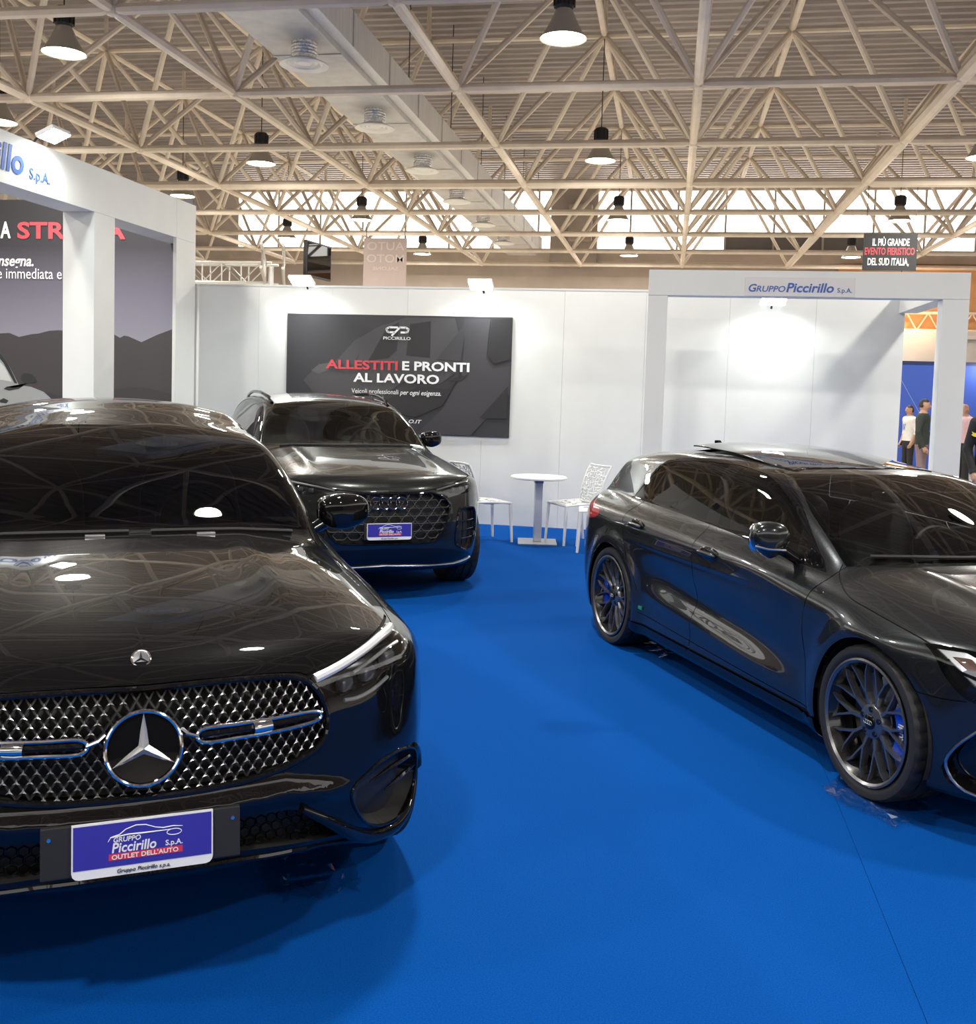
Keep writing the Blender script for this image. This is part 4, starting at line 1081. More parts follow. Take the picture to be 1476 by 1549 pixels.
    make_wheels(root, .36, .25, .255, NEAR_WHEELS, .935, fork=False); plastic_film((-1.16, 3.26), .48, 'crumpled clear plastic film under the front tyre of the black SUV', 1)
    arch_liners(root, NEAR_WHEELS, .392, .5, .90)
    cabin(root, 1.9, 1.72, .62, .70)
    return root
CAR_NEAR = build_near_suv()
# ---------------------------------------------------------------- right: the dark grey hatchback
def build_hatch():
    f = body_hatch
    root = empty('car.001', (2.066, 4.039, 0), math.radians(27.12))
    tag(root, 'dark grey hatchback with thin-spoked alloy wheels and blue brake caliper, at right', 'car')
    sh = Shell(f, (-1.0, -.05, .09), (1.0, 4.5, 1.5), .0165)
    UP = lambda V: (V[:, 1] > .9) & (V[:, 1] < 2.7) & (V[:, 2] > .86)
    SIDE = lambda V: np.abs(V[:, 0]) > .5
    ws = smooth([(-.02, .928, 1), (.18, .926), (.38, .921), (.57, .910), (.722, .900, 1), (.70, .975), (.645, 1.114), (.525, 1.262, 1), (.42, 1.262), (.2, 1.266), (-.02, 1.267, 1)], 5)
    sh.region('windscreen', 'front', ws, UP, ['body'])
    dlo = smooth([(3.50, .990, 1), (3.39, 1.130), (3.26, 1.222), (2.95, 1.262), (2.6, 1.272), (2.377, 1.263), (2.14, 1.239), (1.93, 1.178), (1.744, 1.088), (1.548, .967), (1.40, .875, 1), (1.654, .897), (1.893, .921), (2.172, .945), (2.48, .962), (2.824, .976), (3.213, .986)], 4)
    dlo_out = np.array(dlo); c0 = dlo_out.mean(0)
    sh.region('window_trim', 'side', smooth([(3.53, .976, 1), (3.41, 1.145), (3.27, 1.240), (2.95, 1.280), (2.6, 1.290), (2.377, 1.281), (2.13, 1.257), (1.91, 1.193), (1.72, 1.10), (1.52, .972), (1.365, .866, 1), (1.654, .884), (1.893, .908), (2.172, .931), (2.48, .948), (2.824, .962), (3.213, .973)], 4), lambda V: SIDE(V) & (V[:, 2] > .8), ['body'])
    sh.region('side_window', 'side', dlo, lambda V: SIDE(V) & (V[:, 2] > .8), ['window_trim'])
    sh.region('pillar', 'side', [(2.475, .94), (2.34, .93), (2.455, 1.30), (2.575, 1.30)], lambda V: SIDE(V) & (V[:, 2] > .85), ['side_window'])
    sh.line('quarter_pillar', 'side', [(3.215, .97), (3.12, 1.26)], lambda V: SIDE(V) & (V[:, 2] > .85), .018, ['side_window'])
    sh.region('corner', 'side', [(1.36, .86), (1.60, .86), (1.66, 1.05), (1.56, 1.0)], lambda V: SIDE(V) & (V[:, 2] > .8), ['side_window'])
    rw = smooth([(-.02, 1.19, 1), (.46, 1.185), (.54, 1.12), (.62, 1.0, 1), (-.02, .985, 1)], 4)
    sh.region('rear_window', 'front', rw, lambda V: (V[:, 1] > 3.82) & (V[:, 2] > .97), ['body'])
    sh.region('sunroof', 'top', smooth([(-.02, 2.10, 1), (.36, 2.17), (.46, 2.24), (.46, 3.2), (.40, 3.26), (-.02, 3.27, 1)], 4), lambda V: V[:, 2] > 1.2, ['body'])
    FR = lambda V: V[:, 1] < .75
    hl = smooth([(.862, .725, 1), (.80, .735), (.66, .715), (.50, .675, 1), (.52, .61), (.62, .585), (.74, .560), (.81, .548), (.84, .58), (.86, .65)], 4)
    sh.region('headlight', 'front', hl, FR, ['body'])
    sh.region('grille', 'front', smooth([(-.02, .62, 1), (.38, .62), (.46, .56), (.40, .34), (.33, .24), (-.02, .24, 1)], 4), FR, ['body'])
    sh.region('intake', 'front', smooth([(.80, .46, 1), (.84, .36), (.85, .27, 1), (.80, .20), (.55, .19, 1), (.50, .26), (.60, .40)], 4), FR, ['body'])
    for wy, wz in HATCH_WHEELS:
        c = [(wy + .352*math.cos(t), wz + .352*math.sin(t)) for t in np.linspace(0, 2*math.pi, 56, endpoint=False)]
        sh.region('hole', 'side', c, lambda V: np.abs(V[:, 0]) > .55, None)
    sh.region('taillight', 'side', smooth([(3.98, .90), (4.2, .92), (4.42, .93), (4.42, .78), (4.2, .77), (3.84, .80), (3.80, .86)], 4), lambda V: SIDE(V) & (V[:, 1] > 3.6), ['body'])
    B = ['body']
    sh.line('gap', 'top', smooth([(.725, 1.33), (.77, 1.29), (.838, 1.13), (.852, .95), (.856, .75), (.853, .60), (.848, .50)], 5, False), lambda V: V[:, 2] > .68, .0026, B)
    sh.line('gap', 'side', smooth([(1.30, .93), (1.355, .71), (1.375, .60), (1.35, .46), (1.30, .22)], 5, False), lambda V: np.abs(V[:, 0]) > .7, .0026, B)
    sh.line('gap', 'side', smooth([(2.42, .95), (2.435, .84), (2.42, .74), (2.43, .36), (2.47, .22)], 5, False), lambda V: np.abs(V[:, 0]) > .7, .0026, B)
    sh.line('gap', 'side', smooth([(3.30, .985), (3.40, .892), (3.345, .78), (3.28, .66), (3.17, .52), (3.12, .44)], 5, False), lambda V: np.abs(V[:, 0]) > .7, .0026, B)
    sh.line('gap', 'side', smooth([(.63, .535), (.51, .536), (.42, .548)], 5, False), lambda V: np.abs(V[:, 0]) > .6, .0022, B)
    sh.line('gap', 'side', smooth([(1.30, .255), (2.0, .268), (3.1, .30)], 5, False), lambda V: np.abs(V[:, 0]) > .7, .0022, B)
    sh.line('skirt', 'side', [(1.24, .175), (2.2, .185), (3.18, .20)], lambda V: np.abs(V[:, 0]) > .7, .05, B)
    bt = np.array([(-.02, .02), (.3, .04), (.5, .12), (.7, .24), (.848, .50), (.853, .60), (.856, .75), (.852, .95), (.838, 1.13), (.77, 1.29), (.725, 1.33), (.57, 1.22), (.38, 1.15), (-.02, 1.11)])
    Cc = sh.cen()
    sh.L[(sh.L == 'body') & (polydist(np.stack([np.abs(Cc[:, 0]), Cc[:, 1]], 1), bt) < 0) & (Cc[:, 2] > .655)] = 'bonnet'
    for nm, poly in (('front_door', [(1.30, .93), (1.355, .71), (1.375, .60), (1.35, .46), (1.31, .255), (2.46, .275), (2.43, .36), (2.42, .74), (2.435, .84), (2.43, .95)]),
                     ('rear_door', [(2.43, .95), (2.435, .84), (2.42, .74), (2.43, .36), (2.46, .275), (3.10, .30), (3.13, .44), (3.17, .52), (3.28, .66), (3.345, .78), (3.40, .892), (3.30, .985)])):
        Cc = sh.cen(); sh.L[(sh.L == 'body') & (np.abs(Cc[:, 0]) > .6) & (polydist(Cc[:, 1:3], np.array(poly)) < 0)] = nm
    P = PAINT_HATCH
    patch(sh, 'body', 'body_shell', P, root); patch(sh, 'bonnet', 'bonnet', P, root)
    for nm in ('front_door', 'rear_door'): patch(sh, nm, nm, P, root, True)
    patch(sh, 'gap', 'panel_gap', GAP, root, off=-.005)
    patch(sh, 'windscreen', 'windscreen', CLEARSCREEN, root); patch(sh, 'side_window', 'side_window', glass('side_glass', (.42, .46, .45)), root, True); patch(sh, 'rear_window', 'rear_window', GLOSS, root)
    patch(sh, 'window_trim', 'window_trim', GLOSS, root, True, .002); patch(sh, 'pillar', 'window_pillar', GLOSS, root, True); patch(sh, 'quarter_pillar', 'quarter_pillar', GLOSS, root, True); patch(sh, 'corner', 'mirror_triangle', GLOSS, root, True)
    tag(patch(sh, 'taillight', 'taillight', REDLAMP, root, True)[0], 'red rear lamp')
    patch(sh, 'skirt', 'side_skirt', GLOSS, root, True, .012)
    # tilted glass sunroof
    V, T, N = sh.take('sunroof'); mesh_np('sunroof_well', V - N*.02, T, MATTE, root, N)
    y0, y1 = V[:, 1].min(), V[:, 1].max(); V2 = V + N*.003; V2[:, 2] += .034*np.clip((V[:, 1] - y0)/(y1 - y0), 0, 1)
    so = mesh_np('sunroof', V2, T, GLOSS, root, N); sd = so.modifiers.new('thick', 'SOLIDIFY'); sd.thickness = .008; sd.offset = -1
    go = sink(sh, 'grille', 'grille', MATTE, root, .05, direction=(0, 1, 0))[0]
    gp = np.array([(-.42, .60), (.42, .60), (.43, .55), (.37, .34), (.31, .26), (-.31, .26), (-.37, .34), (-.43, .55)]); hx = MB()
    for r in range(14):
        for c in range(-14, 15):
            x = c*.054 + (.027 if r % 2 else 0); z = .27 + r*.026
            if polydist(np.array([[x, z]]), gp)[0] > -.012: continue
            pp = on_front(f, [(x + .029*math.cos(k*math.pi/3), z + .0165*math.sin(k*math.pi/3)) for k in range(6)], -.010)
            if len(pp) == 6: hx.tube(pp, .0035, 4, closed=True)
    tag(hx.build('honeycomb', GLOSS, go), kind='stuff')
    q = MB()
    for k in range(4): q.tube([(a, b - .006, c) for a, b, c in on_front(f, [((k - 1.5)*.062 + .042*math.cos(t), .535 + .042*math.sin(t)) for t in np.linspace(0, 2*math.pi, 24, endpoint=False)])], .005, 6, closed=True)
    q.build('four_rings', GLOSS, go, True)
    for o in sink(sh, 'intake', 'side_intake', GLOSS, root, .05, True):
        s = 1 if o.data.vertices[0].co.x > 0 else -1
        q = MB(); q.tube([(s*p[0], p[1], p[2]) for p in on_front(f, smooth([(.80, .46), (.835, .37), (.845, .28), (.80, .20), (.70, .19)], 4, False), .004)], .006, 8); tag(q.build('intake_trim', SATIN, o, True), 'silver intake trim')
        q = MB(); q.tube([(s*p[0], p[1] + .02, p[2]) for p in on_front(f, [(.70, .42), (.72, .33), (.70, .22)])], .006, 6); q.build('intake_fin', GLOSS, o, True)
    hs = sink(sh, 'headlight', 'headlight', mat('headlight_bowl', (.025, .025, .03), .3, .4), root, .05, True)
    for o, c in zip(hs, patch(sh, 'headlight', 'clear_cover', LAMPGLASS, root, True)):
        s = 1 if np.mean([v.co.x for v in o.data.vertices]) > 0 else -1
        c.parent = o
        def plate(pts, m, nm, off):
            P3 = [(s*p[0], p[1], p[2]) for p in on_front(f, pts, -off)]; n = len(P3)
            q = MB(); q.add(P3 + [(a, b + .012, c_) for a, b, c_ in P3], [tuple(range(n)), tuple(range(2*n-1, n-1, -1))] + [(i, n+i, n+(i+1) % n, (i+1) % n) for i in range(n)]); q.build(nm, m, o)
        plate([(.845, .715), (.80, .722), (.775, .70), (.79, .64), (.825, .655)], DRL, 'light_block', .012)
        plate([(.83, .70), (.80, .705), (.79, .67), (.815, .665)], mat('amber_grey_reflector', (.25, .14, .12), .2, .3), 'reflector', .008)
        plate([(.82, .64), (.79, .625), (.76, .60), (.80, .605)], DRL, 'light_block', .012)
        for k in range(3): plate([(.76 - k*.0, .712 - k*.018), (.55, .680 - k*.018), (.55, .674 - k*.018), (.76, .704 - k*.018)], SATIN, 'light_blade', .014)
        for x in (.60, .68, .75):
            p = on_front(f, [(x, .61)], -.03)[0]; q = blob((0, 0, 0), (.026, .016, .020), 4, 8); q.build('projector_lens', LENS, o, True, loc=(s*p[0], p[1], p[2]), rot=(0, 0, s*.6))
    for y, z in ((3.175, .838), (2.249, .808)): door_handle(root, f, y, z, P)
    # mirrors with body-coloured shell and pale indicator line
    wing_mirror(root, .945, 1.60, .985, P, (.092, .075, .088), strip=SATIN, drop=.45)
    # roof antenna, spoiler, wipers, sticker, badge
    zt = top_pt(f, 0, 3.72)[0]; q = MB(); q.prism([(3.66, zt - .01), (3.80, zt - .015), (3.80, zt + .055), (3.77, zt + .058)], -.014, .014, 'x'); q.build('fin_antenna', GLOSS, root)
    q = MB(); V = []
    xs = np.linspace(-.56, .56, 17)
    for x in xs:
        y = 4.02 - .35*(abs(x)/.62)**2.2; z = top_pt(f, x, y - .10)[0]
        V += [(x, y - .10, z + .001), (x, y + .055, z - .022), (x, y + .050, z - .045), (x, y - .10, z - .03)]
    n = len(xs); F = [(i*4+k, i*4+(k+1) % 4, i*4+4+(k+1) % 4, i*4+4+k) for i in range(n-1) for k in range(4)] + [(0, 1, 2, 3), tuple(range(4*n-4, 4*n))]
    q.add(V, F).build('roof_spoiler', P, root, True)
    for x0, x1 in ((-.60, -.02), (.02, .55)):
        q = MB(); pts = [(x, y) for x, y in zip(np.linspace(x0, x1, 8), 1.155 + .40*np.linspace(x0, x1, 8)**2)]
        q.tube([(x, y, z + .012) for (x, y), z in zip(pts, top_pt(f, [p[0] for p in pts], [p[1] for p in pts]))], .008, 6); q.build('wiper', MATTE, root, True)
    x = side_pt(f, [3.08], [.335])[0]; q = MB(); q.box((-x - .004, 3.05, .325), (-x + .004, 3.13, .345)); tag(q.build('sticker', mat('green_sticker', (.01, .22, .13), .5), root), 'green sticker low on the rear door')
    plastic_film((.93, 4.38), .52, 'crumpled clear plastic film under the front tyre of the grey hatchback', 2); plastic_film((.02, 6.74), .62, 'crumpled clear plastic film under the rear tyre of the grey hatchback', 3)
    W = make_wheels(root, .322, .262, .260, HATCH_WHEELS, .912, True, BLUECAL)
    for wy, s, t in W:
        if s < 0 and wy < 2:
            for o in t.children:
                if o.name.startswith('brake_caliper'):
                    me = text_mesh('lettering', 'Audi', .046, WHITE, .001, bold=.02); link('lettering', me, None, t, (.081, .185, .0), (0, -math.pi/2, math.pi/2))
        ring = MB()
        for k in range(4): ring.tube([(.131*.92 - .0125, .0115*(k - 1.5) + .0085*math.cos(a), .0085*math.sin(a)) for a in np.linspace(0, 2*math.pi, 14, endpoint=False)], .0012, 4, closed=True)
        ring.build('four_rings', SATIN, t)
    arch_liners(root, HATCH_WHEELS, .356, .5, .885)
    cabin(root, 1.75, 1.52, .41, .66, seat_y=2.1, rear_y=2.95)
    for x, sy in ((.12, 0), (-.0, 0)): pass
    q = MB(); q.box((-.12, 1.56, .90), (.14, 1.60, .98), ch=.01); q.build('screen', GLOSS, root, True)
    blob((0, 1.95, 1.15), (.11, .03, .035), 3.5, 10).build('interior_mirror', GLOSS, root, True)
    return root
CAR_HATCH = build_hatch()
# ---------------------------------------------------------------- behind: the grey SUV with roof rails
def build_far_suv():
    f = body_far_suv
    root = empty('car.002', (-2.0555, 7.441, 0), math.radians(30.34))
    tag(root, 'dark grey SUV with roof rails and a black honeycomb grille, parked before the white wall', 'car')
    sh = Shell(f, (-1.02, -.05, .16), (1.02, 4.8, 1.68), .019)
    SIDE = lambda V: np.abs(V[:, 0]) > .45
    FR = lambda V: (V[:, 1] < .8)
    ws = smooth([(-.02, 1.140, 1), (.4, 1.130), (.74, 1.108, 1), (.69, 1.27), (.60, 1.40), (.535, 1.462, 1), (.3, 1.49), (-.02, 1.497, 1)], 5)
    sh.region('windscreen', 'front', ws, lambda V: (V[:, 1] > 1.1) & (V[:, 1] < 2.8) & (V[:, 2] > 1.04), ['body'])
    dlo = smooth([(1.62, 1.09, 1), (1.95, 1.28), (2.25, 1.41), (2.6, 1.47), (3.1, 1.485), (3.7, 1.455), (4.1, 1.36), (4.2, 1.22, 1), (3.4, 1.14), (2.5, 1.11)], 5)
    sh.region('window_trim', 'side', smooth([(1.56, 1.07, 1), (1.94, 1.305), (2.24, 1.435), (2.6, 1.495), (3.1, 1.51), (3.72, 1.48), (4.14, 1.38), (4.24, 1.20, 1), (3.4, 1.12), (2.5, 1.09)], 5), lambda V: SIDE(V) & (V[:, 2] > 1.0), ['body'])
    sh.region('side_window', 'side', dlo, lambda V: SIDE(V) & (V[:, 2] > 1.0), ['window_trim'])
    for pn, a in (('pillar', [(2.50, 1.05), (2.60, 1.55)]), ('pillar_b', [(3.52, 1.05), (3.44, 1.55)])): sh.line(pn, 'side', a, lambda V: SIDE(V) & (V[:, 2] > 1.0), .03, ['side_window'])
    sh.region('rear_window', 'front', smooth([(-.02, 1.45, 1), (.48, 1.42), (.58, 1.2, 1), (-.02, 1.17, 1)], 4), lambda V: V[:, 1] > 4.1, ['body'])
    hl = smooth([(.36, .868, 1), (.45, .888), (.56, .912), (.66, .930), (.735, .938, 1), (.755, .895), (.735, .845), (.66, .825), (.56, .832), (.46, .852)], 4)
    gr = smooth([(-.02, .845, 1), (.20, .845), (.36, .845), (.45, .81), (.512, .752), (.50, .67), (.475, .60), (.42, .51), (.33, .468), (-.02, .464, 1)], 4)
    it = smooth([(.60, .69), (.64, .71), (.755, .712), (.795, .66), (.80, .52), (.765, .40), (.70, .375), (.62, .41), (.575, .47)], 4)
    chin = smooth([(-.02, .43, 1), (.40, .415), (.62, .375), (.80, .315, 1), (.80, .15, 1), (-.02, .15, 1)], 4)
    sh.region('headlight', 'front', hl, FR, ['body']); sh.region('grille', 'front', gr, FR, ['body']); sh.region('side_intake', 'front', it, FR, ['body']); sh.region('chin', 'front', chin, lambda V: V[:, 1] < .6, ['body'])
    for wy, wz in FAR_WHEELS:
        c = [(wy + .39*math.cos(t), wz + .39*math.sin(t)) for t in np.linspace(0, 2*math.pi, 48, endpoint=False)]
        sh.region('hole', 'side', c, lambda V: np.abs(V[:, 0]) > .55, None)
    be = smooth([(-.02, .858), (.2, .857), (.36, .872), (.52, .903), (.66, .936), (.735, .948), (.80, .955)], 5, False)
    sh.line('gap', 'front', be, lambda V: (V[:, 1] < .7) & (V[:, 2] < 1.0), .003, ['body'])
    bt = np.array([(-.02, .0), (.33, .04), (.5, .10), (.66, .22), (.80, .38), (.84, .8), (.82, 1.1), (.78, 1.4), (.75, 1.55), (.5, 1.40), (-.02, 1.30)])
    Cc = sh.cen(); lim = np.interp(np.abs(Cc[:, 0]), [p[0] for p in be], [p[1] for p in be])
    sh.L[(sh.L == 'body') & (polydist(np.stack([np.abs(Cc[:, 0]), Cc[:, 1]], 1), bt) < 0) & (Cc[:, 2] > lim)] = 'bonnet'
    for nm, poly in (('front_door', [(1.42, .95), (1.5, 1.06), (2.55, 1.09), (2.58, .34), (1.5, .34), (1.38, .6)]), ('rear_door', [(2.56, 1.09), (3.5, 1.13), (3.56, .95), (3.35, .64), (3.24, .34), (2.59, .34)])):
        sh.region(nm, 'side', poly, lambda V: np.abs(V[:, 0]) > .6, ['body'])
    P = PAINT_FAR
    patch(sh, 'body', 'body_shell', P, root); patch(sh, 'bonnet', 'bonnet', P, root); patch(sh, 'gap', 'panel_gap', GAP, root, off=-.005)
    for nm in ('front_door', 'rear_door'): patch(sh, nm, nm, P, root, True)
    patch(sh, 'windscreen', 'windscreen', CLEARSCREEN, root); patch(sh, 'side_window', 'side_window', CLEARSCREEN, root, True); patch(sh, 'rear_window', 'rear_window', TINT, root)
    patch(sh, 'window_trim', 'window_trim', GLOSS, root, True, .002); patch(sh, 'pillar', 'window_pillar', GLOSS, root, True); patch(sh, 'pillar_b', 'window_pillar', GLOSS, root, True)
    patch(sh, 'chin', 'lower_bumper', GLOSS, root)
    q = MB(); q.tube(on_front(f, [(x, np.interp(abs(x), [0, .35, .62, .80], [.288, .270, .262, .290])) for x in np.linspace(-.78, .78, 27)], .006), .008, 8); q.build('skid_trim', SATIN, root, True)
    hs = sink(sh, 'headlight', 'headlight', mat('headlight_shell', (.03, .03, .035), .3, .4), root, .04, True)
    for o, c in zip(hs, patch(sh, 'headlight', 'clear_cover', LAMPGLASS, root, True)):
        s = 1 if np.mean([v.co.x for v in o.data.vertices]) > 0 else -1; c.parent = o
        q = MB(); q.tube([(s*p[0], p[1], p[2]) for p in on_front(f, [(.40, .868), (.50, .888), (.62, .908), (.72, .922)], -.010)], .008, 8); q.build('light_strip', DRL, o, True)
        for x, z in ((.56, .862), (.63, .868), (.70, .872)):
            p = on_front(f, [(x, z)], -.025)[0]; blob((0, 0, 0), (.022, .014, .018), 4, 8).build('projector_lens', LENS, o, True, loc=(s*p[0], p[1], p[2]), rot=(0, 0, s*.6))
    go = sink(sh, 'grille', 'grille', MATTE, root, .05, direction=(0, 1, 0))[0]
    hx = MB(); R = .058
    for r in range(8):
        for c in range(-7, 8):
            x = c*R*1.78 + (R*.89 if r % 2 else 0); z = .47 + r*R*1.0
            if polydist(np.array([[abs(x), z]]), gr)[0] > -.012: continue
            pts = [(x + R*.95*math.cos(k*math.pi/3), z + R*.60*math.sin(k*math.pi/3)) for k in range(6)]
            pp = on_front(f, pts, -.004)
            if len(pp) == 6: hx.tube(pp, .0065, 6, closed=True)
    hx.build('honeycomb', MATTE, go, True)
    loop = np.array([p for p in gr if p[0] >= 0]); loop = np.concatenate([loop, [(-a, b) for a, b in loop[::-1]]])
    q = MB(); q.tube(on_front(f, loop, 0), .008, 8, closed=True); q.build('grille_frame', GLOSS, go, True)
    q = MB()
    for k in range(4):
        x = (k - 1.5)*.066; q.tube([(a, b - .012, c) for a, b, c in on_front(f, [(x + .045*math.cos(t), .775 + .045*math.sin(t)) for t in np.linspace(0, 2*math.pi, 24, endpoint=False)])], .0055, 6, closed=True)
    tag(q.build('four_rings', mat('dark_chrome', (.25, .25, .26), .12, 1), go, True), 'dark four ring emblem')
    for o in sink(sh, 'side_intake', 'side_intake', MATTE, root, .04, True):
        s = 1 if o.data.vertices[0].co.x > 0 else -1
        q = MB(); q.tube([(s*p[0], p[1], p[2]) for p in on_front(f, it[:len(it)], 0)], .010, 6, closed=True); q.build('intake_frame', GLOSS, o, True)
        q = MB()
        for z in (.47, .54, .61): q.tube([(s*p[0], p[1] + .015, p[2]) for p in on_front(f, [(.62, z), (.70, z), (.775, z)])], .005, 6)
        for x in (.65, .71, .76): q.tube([(s*p[0], p[1] + .015, p[2]) for p in on_front(f, [(x, .42), (x, .55), (x, .68)])], .004, 6)
        q.build('intake_grid', GLOSS, o, True)
    number_plate(root, -.012, .565, -.03, .345, .125, (.19, .062))
    wing_mirror(root, .905, 1.90, 1.165, GLOSS, (.10, .065, .078))
    for s in (-1, 1):
        q = MB(); ys = np.linspace(2.25, 4.1, 14); xr = np.interp(ys, [2.2, 2.7, 3.4, 4.1], [.555, .585, .58, .55])
        zz = top_pt(f, xr, ys) + .045*np.sin(np.clip((ys - 2.25)/(1.85), 0, 1)*math.pi)**.35
        q.tube([(s*a, b, c) for a, b, c in zip(xr, ys, zz)], .017, 8); q.build('roof_rail', GLOSS, root, True)
    q = MB(); pts = [(x, 1.33 + .44*x*x) for x in np.linspace(-.6, .6, 12)]
    q.tube([(x, y, z + .01) for (x, y), z in zip(pts, top_pt(f, [p[0] for p in pts], [p[1] for p in pts]))], .009, 6); q.build('wiper', MATTE, root, True)
    make_wheels(root, .365, .25, .25, FAR_WHEELS, .94, fork=False)
    arch_liners(root, FAR_WHEELS, .396, .5, .90)
    cabin(root, 1.9, 1.70, .68, .70)
    return root
CAR_FAR = build_far_suv()
# ---------------------------------------------------------------- posters on the stand wall
def flatpoly(nm, pts, m, par, y, t=.0012):
    b = MB(); b.prism(pts, y - t, y); return b.build(nm, m, par)
PRINTDARK = mat('poster_charcoal', (.032, .031, .036), .45)
G1, G2, G3, G4 = (mat('poster_grey', c, .45) for c in ((.056, .054, .060), (.082, .080, .087), (.019, .018, .021), (.043, .041, .047)))
PRED = mat('poster_red', (.58, .055, .075), .5)
PWHITE = mat('poster_white', (.80, .80, .82), .5)
ps = empty('poster', (-3.335, WY, 1.80)); tag(ps, 'dark wide poster of grey vans with red and white lettering on the stand wall', 'poster')
b = MB(); b.box((-1.425, -.03, -.725), (1.425, 0, .725)); b.build('poster_board', PRINTDARK, ps)
y = -.0305
for pts, m in (([(-1.20, -.10), (-1.05, .05), (-.80, .12), (-.55, .40), (-.20, .60), (-.05, .63), (-.15, .50), (-.40, .34), (-.52, .18), (-.60, -.25), (-1.0, -.32)], G1),
               ([(-1.10, .02), (-1.0, .10), (-.82, .13), (-.84, .05), (-1.0, -.02)], G2),
               ([(-.70, -.05), (-.55, .10), (-.30, .55), (.10, .70), (.72, .70), (.80, .40), (.76, .05), (.55, -.10), (.1, -.08), (-.2, -.30), (-.62, -.55)], G1),
               ([(-.36, .16), (-.14, .56), (.02, .64), (.0, .30), (-.10, .20)], G3), ([(.12, .24), (.16, .62), (.42, .66), (.42, .22)], G3),
               ([(.50, .20), (.82, .60), (.84, .70), (.88, .70), (.80, .18)], G4),
               ([(.86, .70), (1.16, .70), (1.12, .22), (1.20, .10), (1.42, .14), (1.42, -.20), (.95, -.72), (.28, -.72), (.60, -.40), (.82, .0)], G4),
               ([(1.18, .70), (1.42, .70), (1.42, .22), (1.22, .16), (1.14, .26)], G3),
               ([(-.10, -.30), (.30, -.14), (.66, -.16), (.78, -.02), (.60, -.36), (.26, -.52), (-.2, -.44)], G3), ([(.62, -.06), (.80, .0), (.90, .02), (.82, -.06)], G3),
               ([(-1.40, -.50), (-.9, -.36), (-.6, -.58), (-.9, -.70), (-1.40, -.72)], G3), ([(1.06, -.50), (1.40, -.10), (1.40, -.50)], G3)):
    flatpoly('van_print', pts, m, ps, y); y -= .0013
y -= .002
def ptext(s, size, x, z, m, **k): link('lettering', text_mesh('lettering', s, size, m, .001, **k), None, ps, (x, y, z))
def fit(s, width, x, z, m, size, **k):
    """lettering stretched to a given width, starting at x"""
    me = text_mesh('lettering', s, size, m, .001, align='LEFT', **k)
    xs = [v.co.x for v in me.vertices]; w = max(xs) - min(xs)
    me.transform(Matrix.Translation((-min(xs), 0, 0))); me.transform(Matrix.Diagonal((width/w, 1, 1, 1)))
    return me, (x, y, z)
def put(par, s, width, x, z, m, size, **k):
    me, loc = fit(s, width, x, z, m, size, **k); return link('lettering', me, None, par, loc)
put(ps, 'ALLESTITI', .925, -.905, .055, PRED, .150, bold=.03)
put(ps, 'E PRONTI', .842, .076, .058, PWHITE, .150, bold=.03)
put(ps, 'AL LAVORO', 1.09, -.545, -.100, PWHITE, .150, bold=.03)
put(ps, 'Veicoli professionali', .60, -.565, -.243, PWHITE, .082)
put(ps, 'per ogni esigenza.', .52, .055, -.245, PWHITE, .082, shear=.25, bold=.008)
put(ps, 'WWW.PICCIRILLO.IT', .80, -.46, -.592, PWHITE, .062, shear=.25, bold=.012)
put(ps, 'PICCIRILLO', .345, -.172, .425, PWHITE, .052, bold=.012)
q = MB()                                                    # the twin-loop emblem above the name
def strip(pts, w):
    for a, c in zip(pts[:-1], pts[1:]):
        a = Vector((a[0], 0, a[1])); c = Vector((c[0], 0, c[1])); d = (c - a).normalized(); n = Vector((-d.z, 0, d.x))*w/2; a -= d*w*.2; c += d*w*.2
        q.add([(p.x, y + k, p.z) for k in (0, .001) for p in (a+n, c+n, c-n, a-n)], [(0, 1, 2, 3), (7, 6, 5, 4), (0, 4, 5, 1), (1, 5, 6, 2), (2, 6, 7, 3), (3, 7, 4, 0)])
strip([(.005, .575), (-.10, .575), (-.135, .555), (-.125, .525), (-.10, .515), (-.035, .515)], .024)
strip([(-.065, .475), (.035, .575), (.11, .575), (.145, .555), (.135, .525), (.11, .515), (.05, .515)], .024)
q.build('emblem', PWHITE, ps)

# the tall poster at the back of the left bay
def gradient_print():
    m = mat('poster_dusk_sky', (.2, .2, .22), .45); nt = m.node_tree
    tc = nt.nodes.new('ShaderNodeTexCoord'); sx = nt.nodes.new('ShaderNodeSeparateXYZ'); mr = nt.nodes.new('ShaderNodeMapRange'); rp = nt.nodes.new('ShaderNodeValToRGB')
    mr.inputs['From Min'].default_value = 1.9; mr.inputs['From Max'].default_value = 3.8
    rp.color_ramp.elements[0].color = (.25, .25, .31, 1); rp.color_ramp.elements[1].color = (.014, .013, .017, 1)
    e = rp.color_ramp.elements.new(.45); e.color = (.115, .11, .15, 1); e = rp.color_ramp.elements.new(.75); e.color = (.026, .025, .033, 1)
    nt.links.new(tc.outputs['Object'], sx.inputs[0]); nt.links.new(sx.outputs['Z'], mr.inputs['Value']); nt.links.new(mr.outputs[0], rp.inputs[0])
    nt.links.new(rp.outputs[0], nt.nodes['Principled BSDF'].inputs['Base Color']); return m
po = empty('poster.001', (-8.4, WY - .02, 0)); tag(po, 'tall poster of a dusk sky over mountains, behind the left portal', 'poster')
b = MB(); b.box((-2.2, -.03, .02), (2.365, 0, 3.93)); b.build('poster_board', gradient_print(), po)
y = -.0305
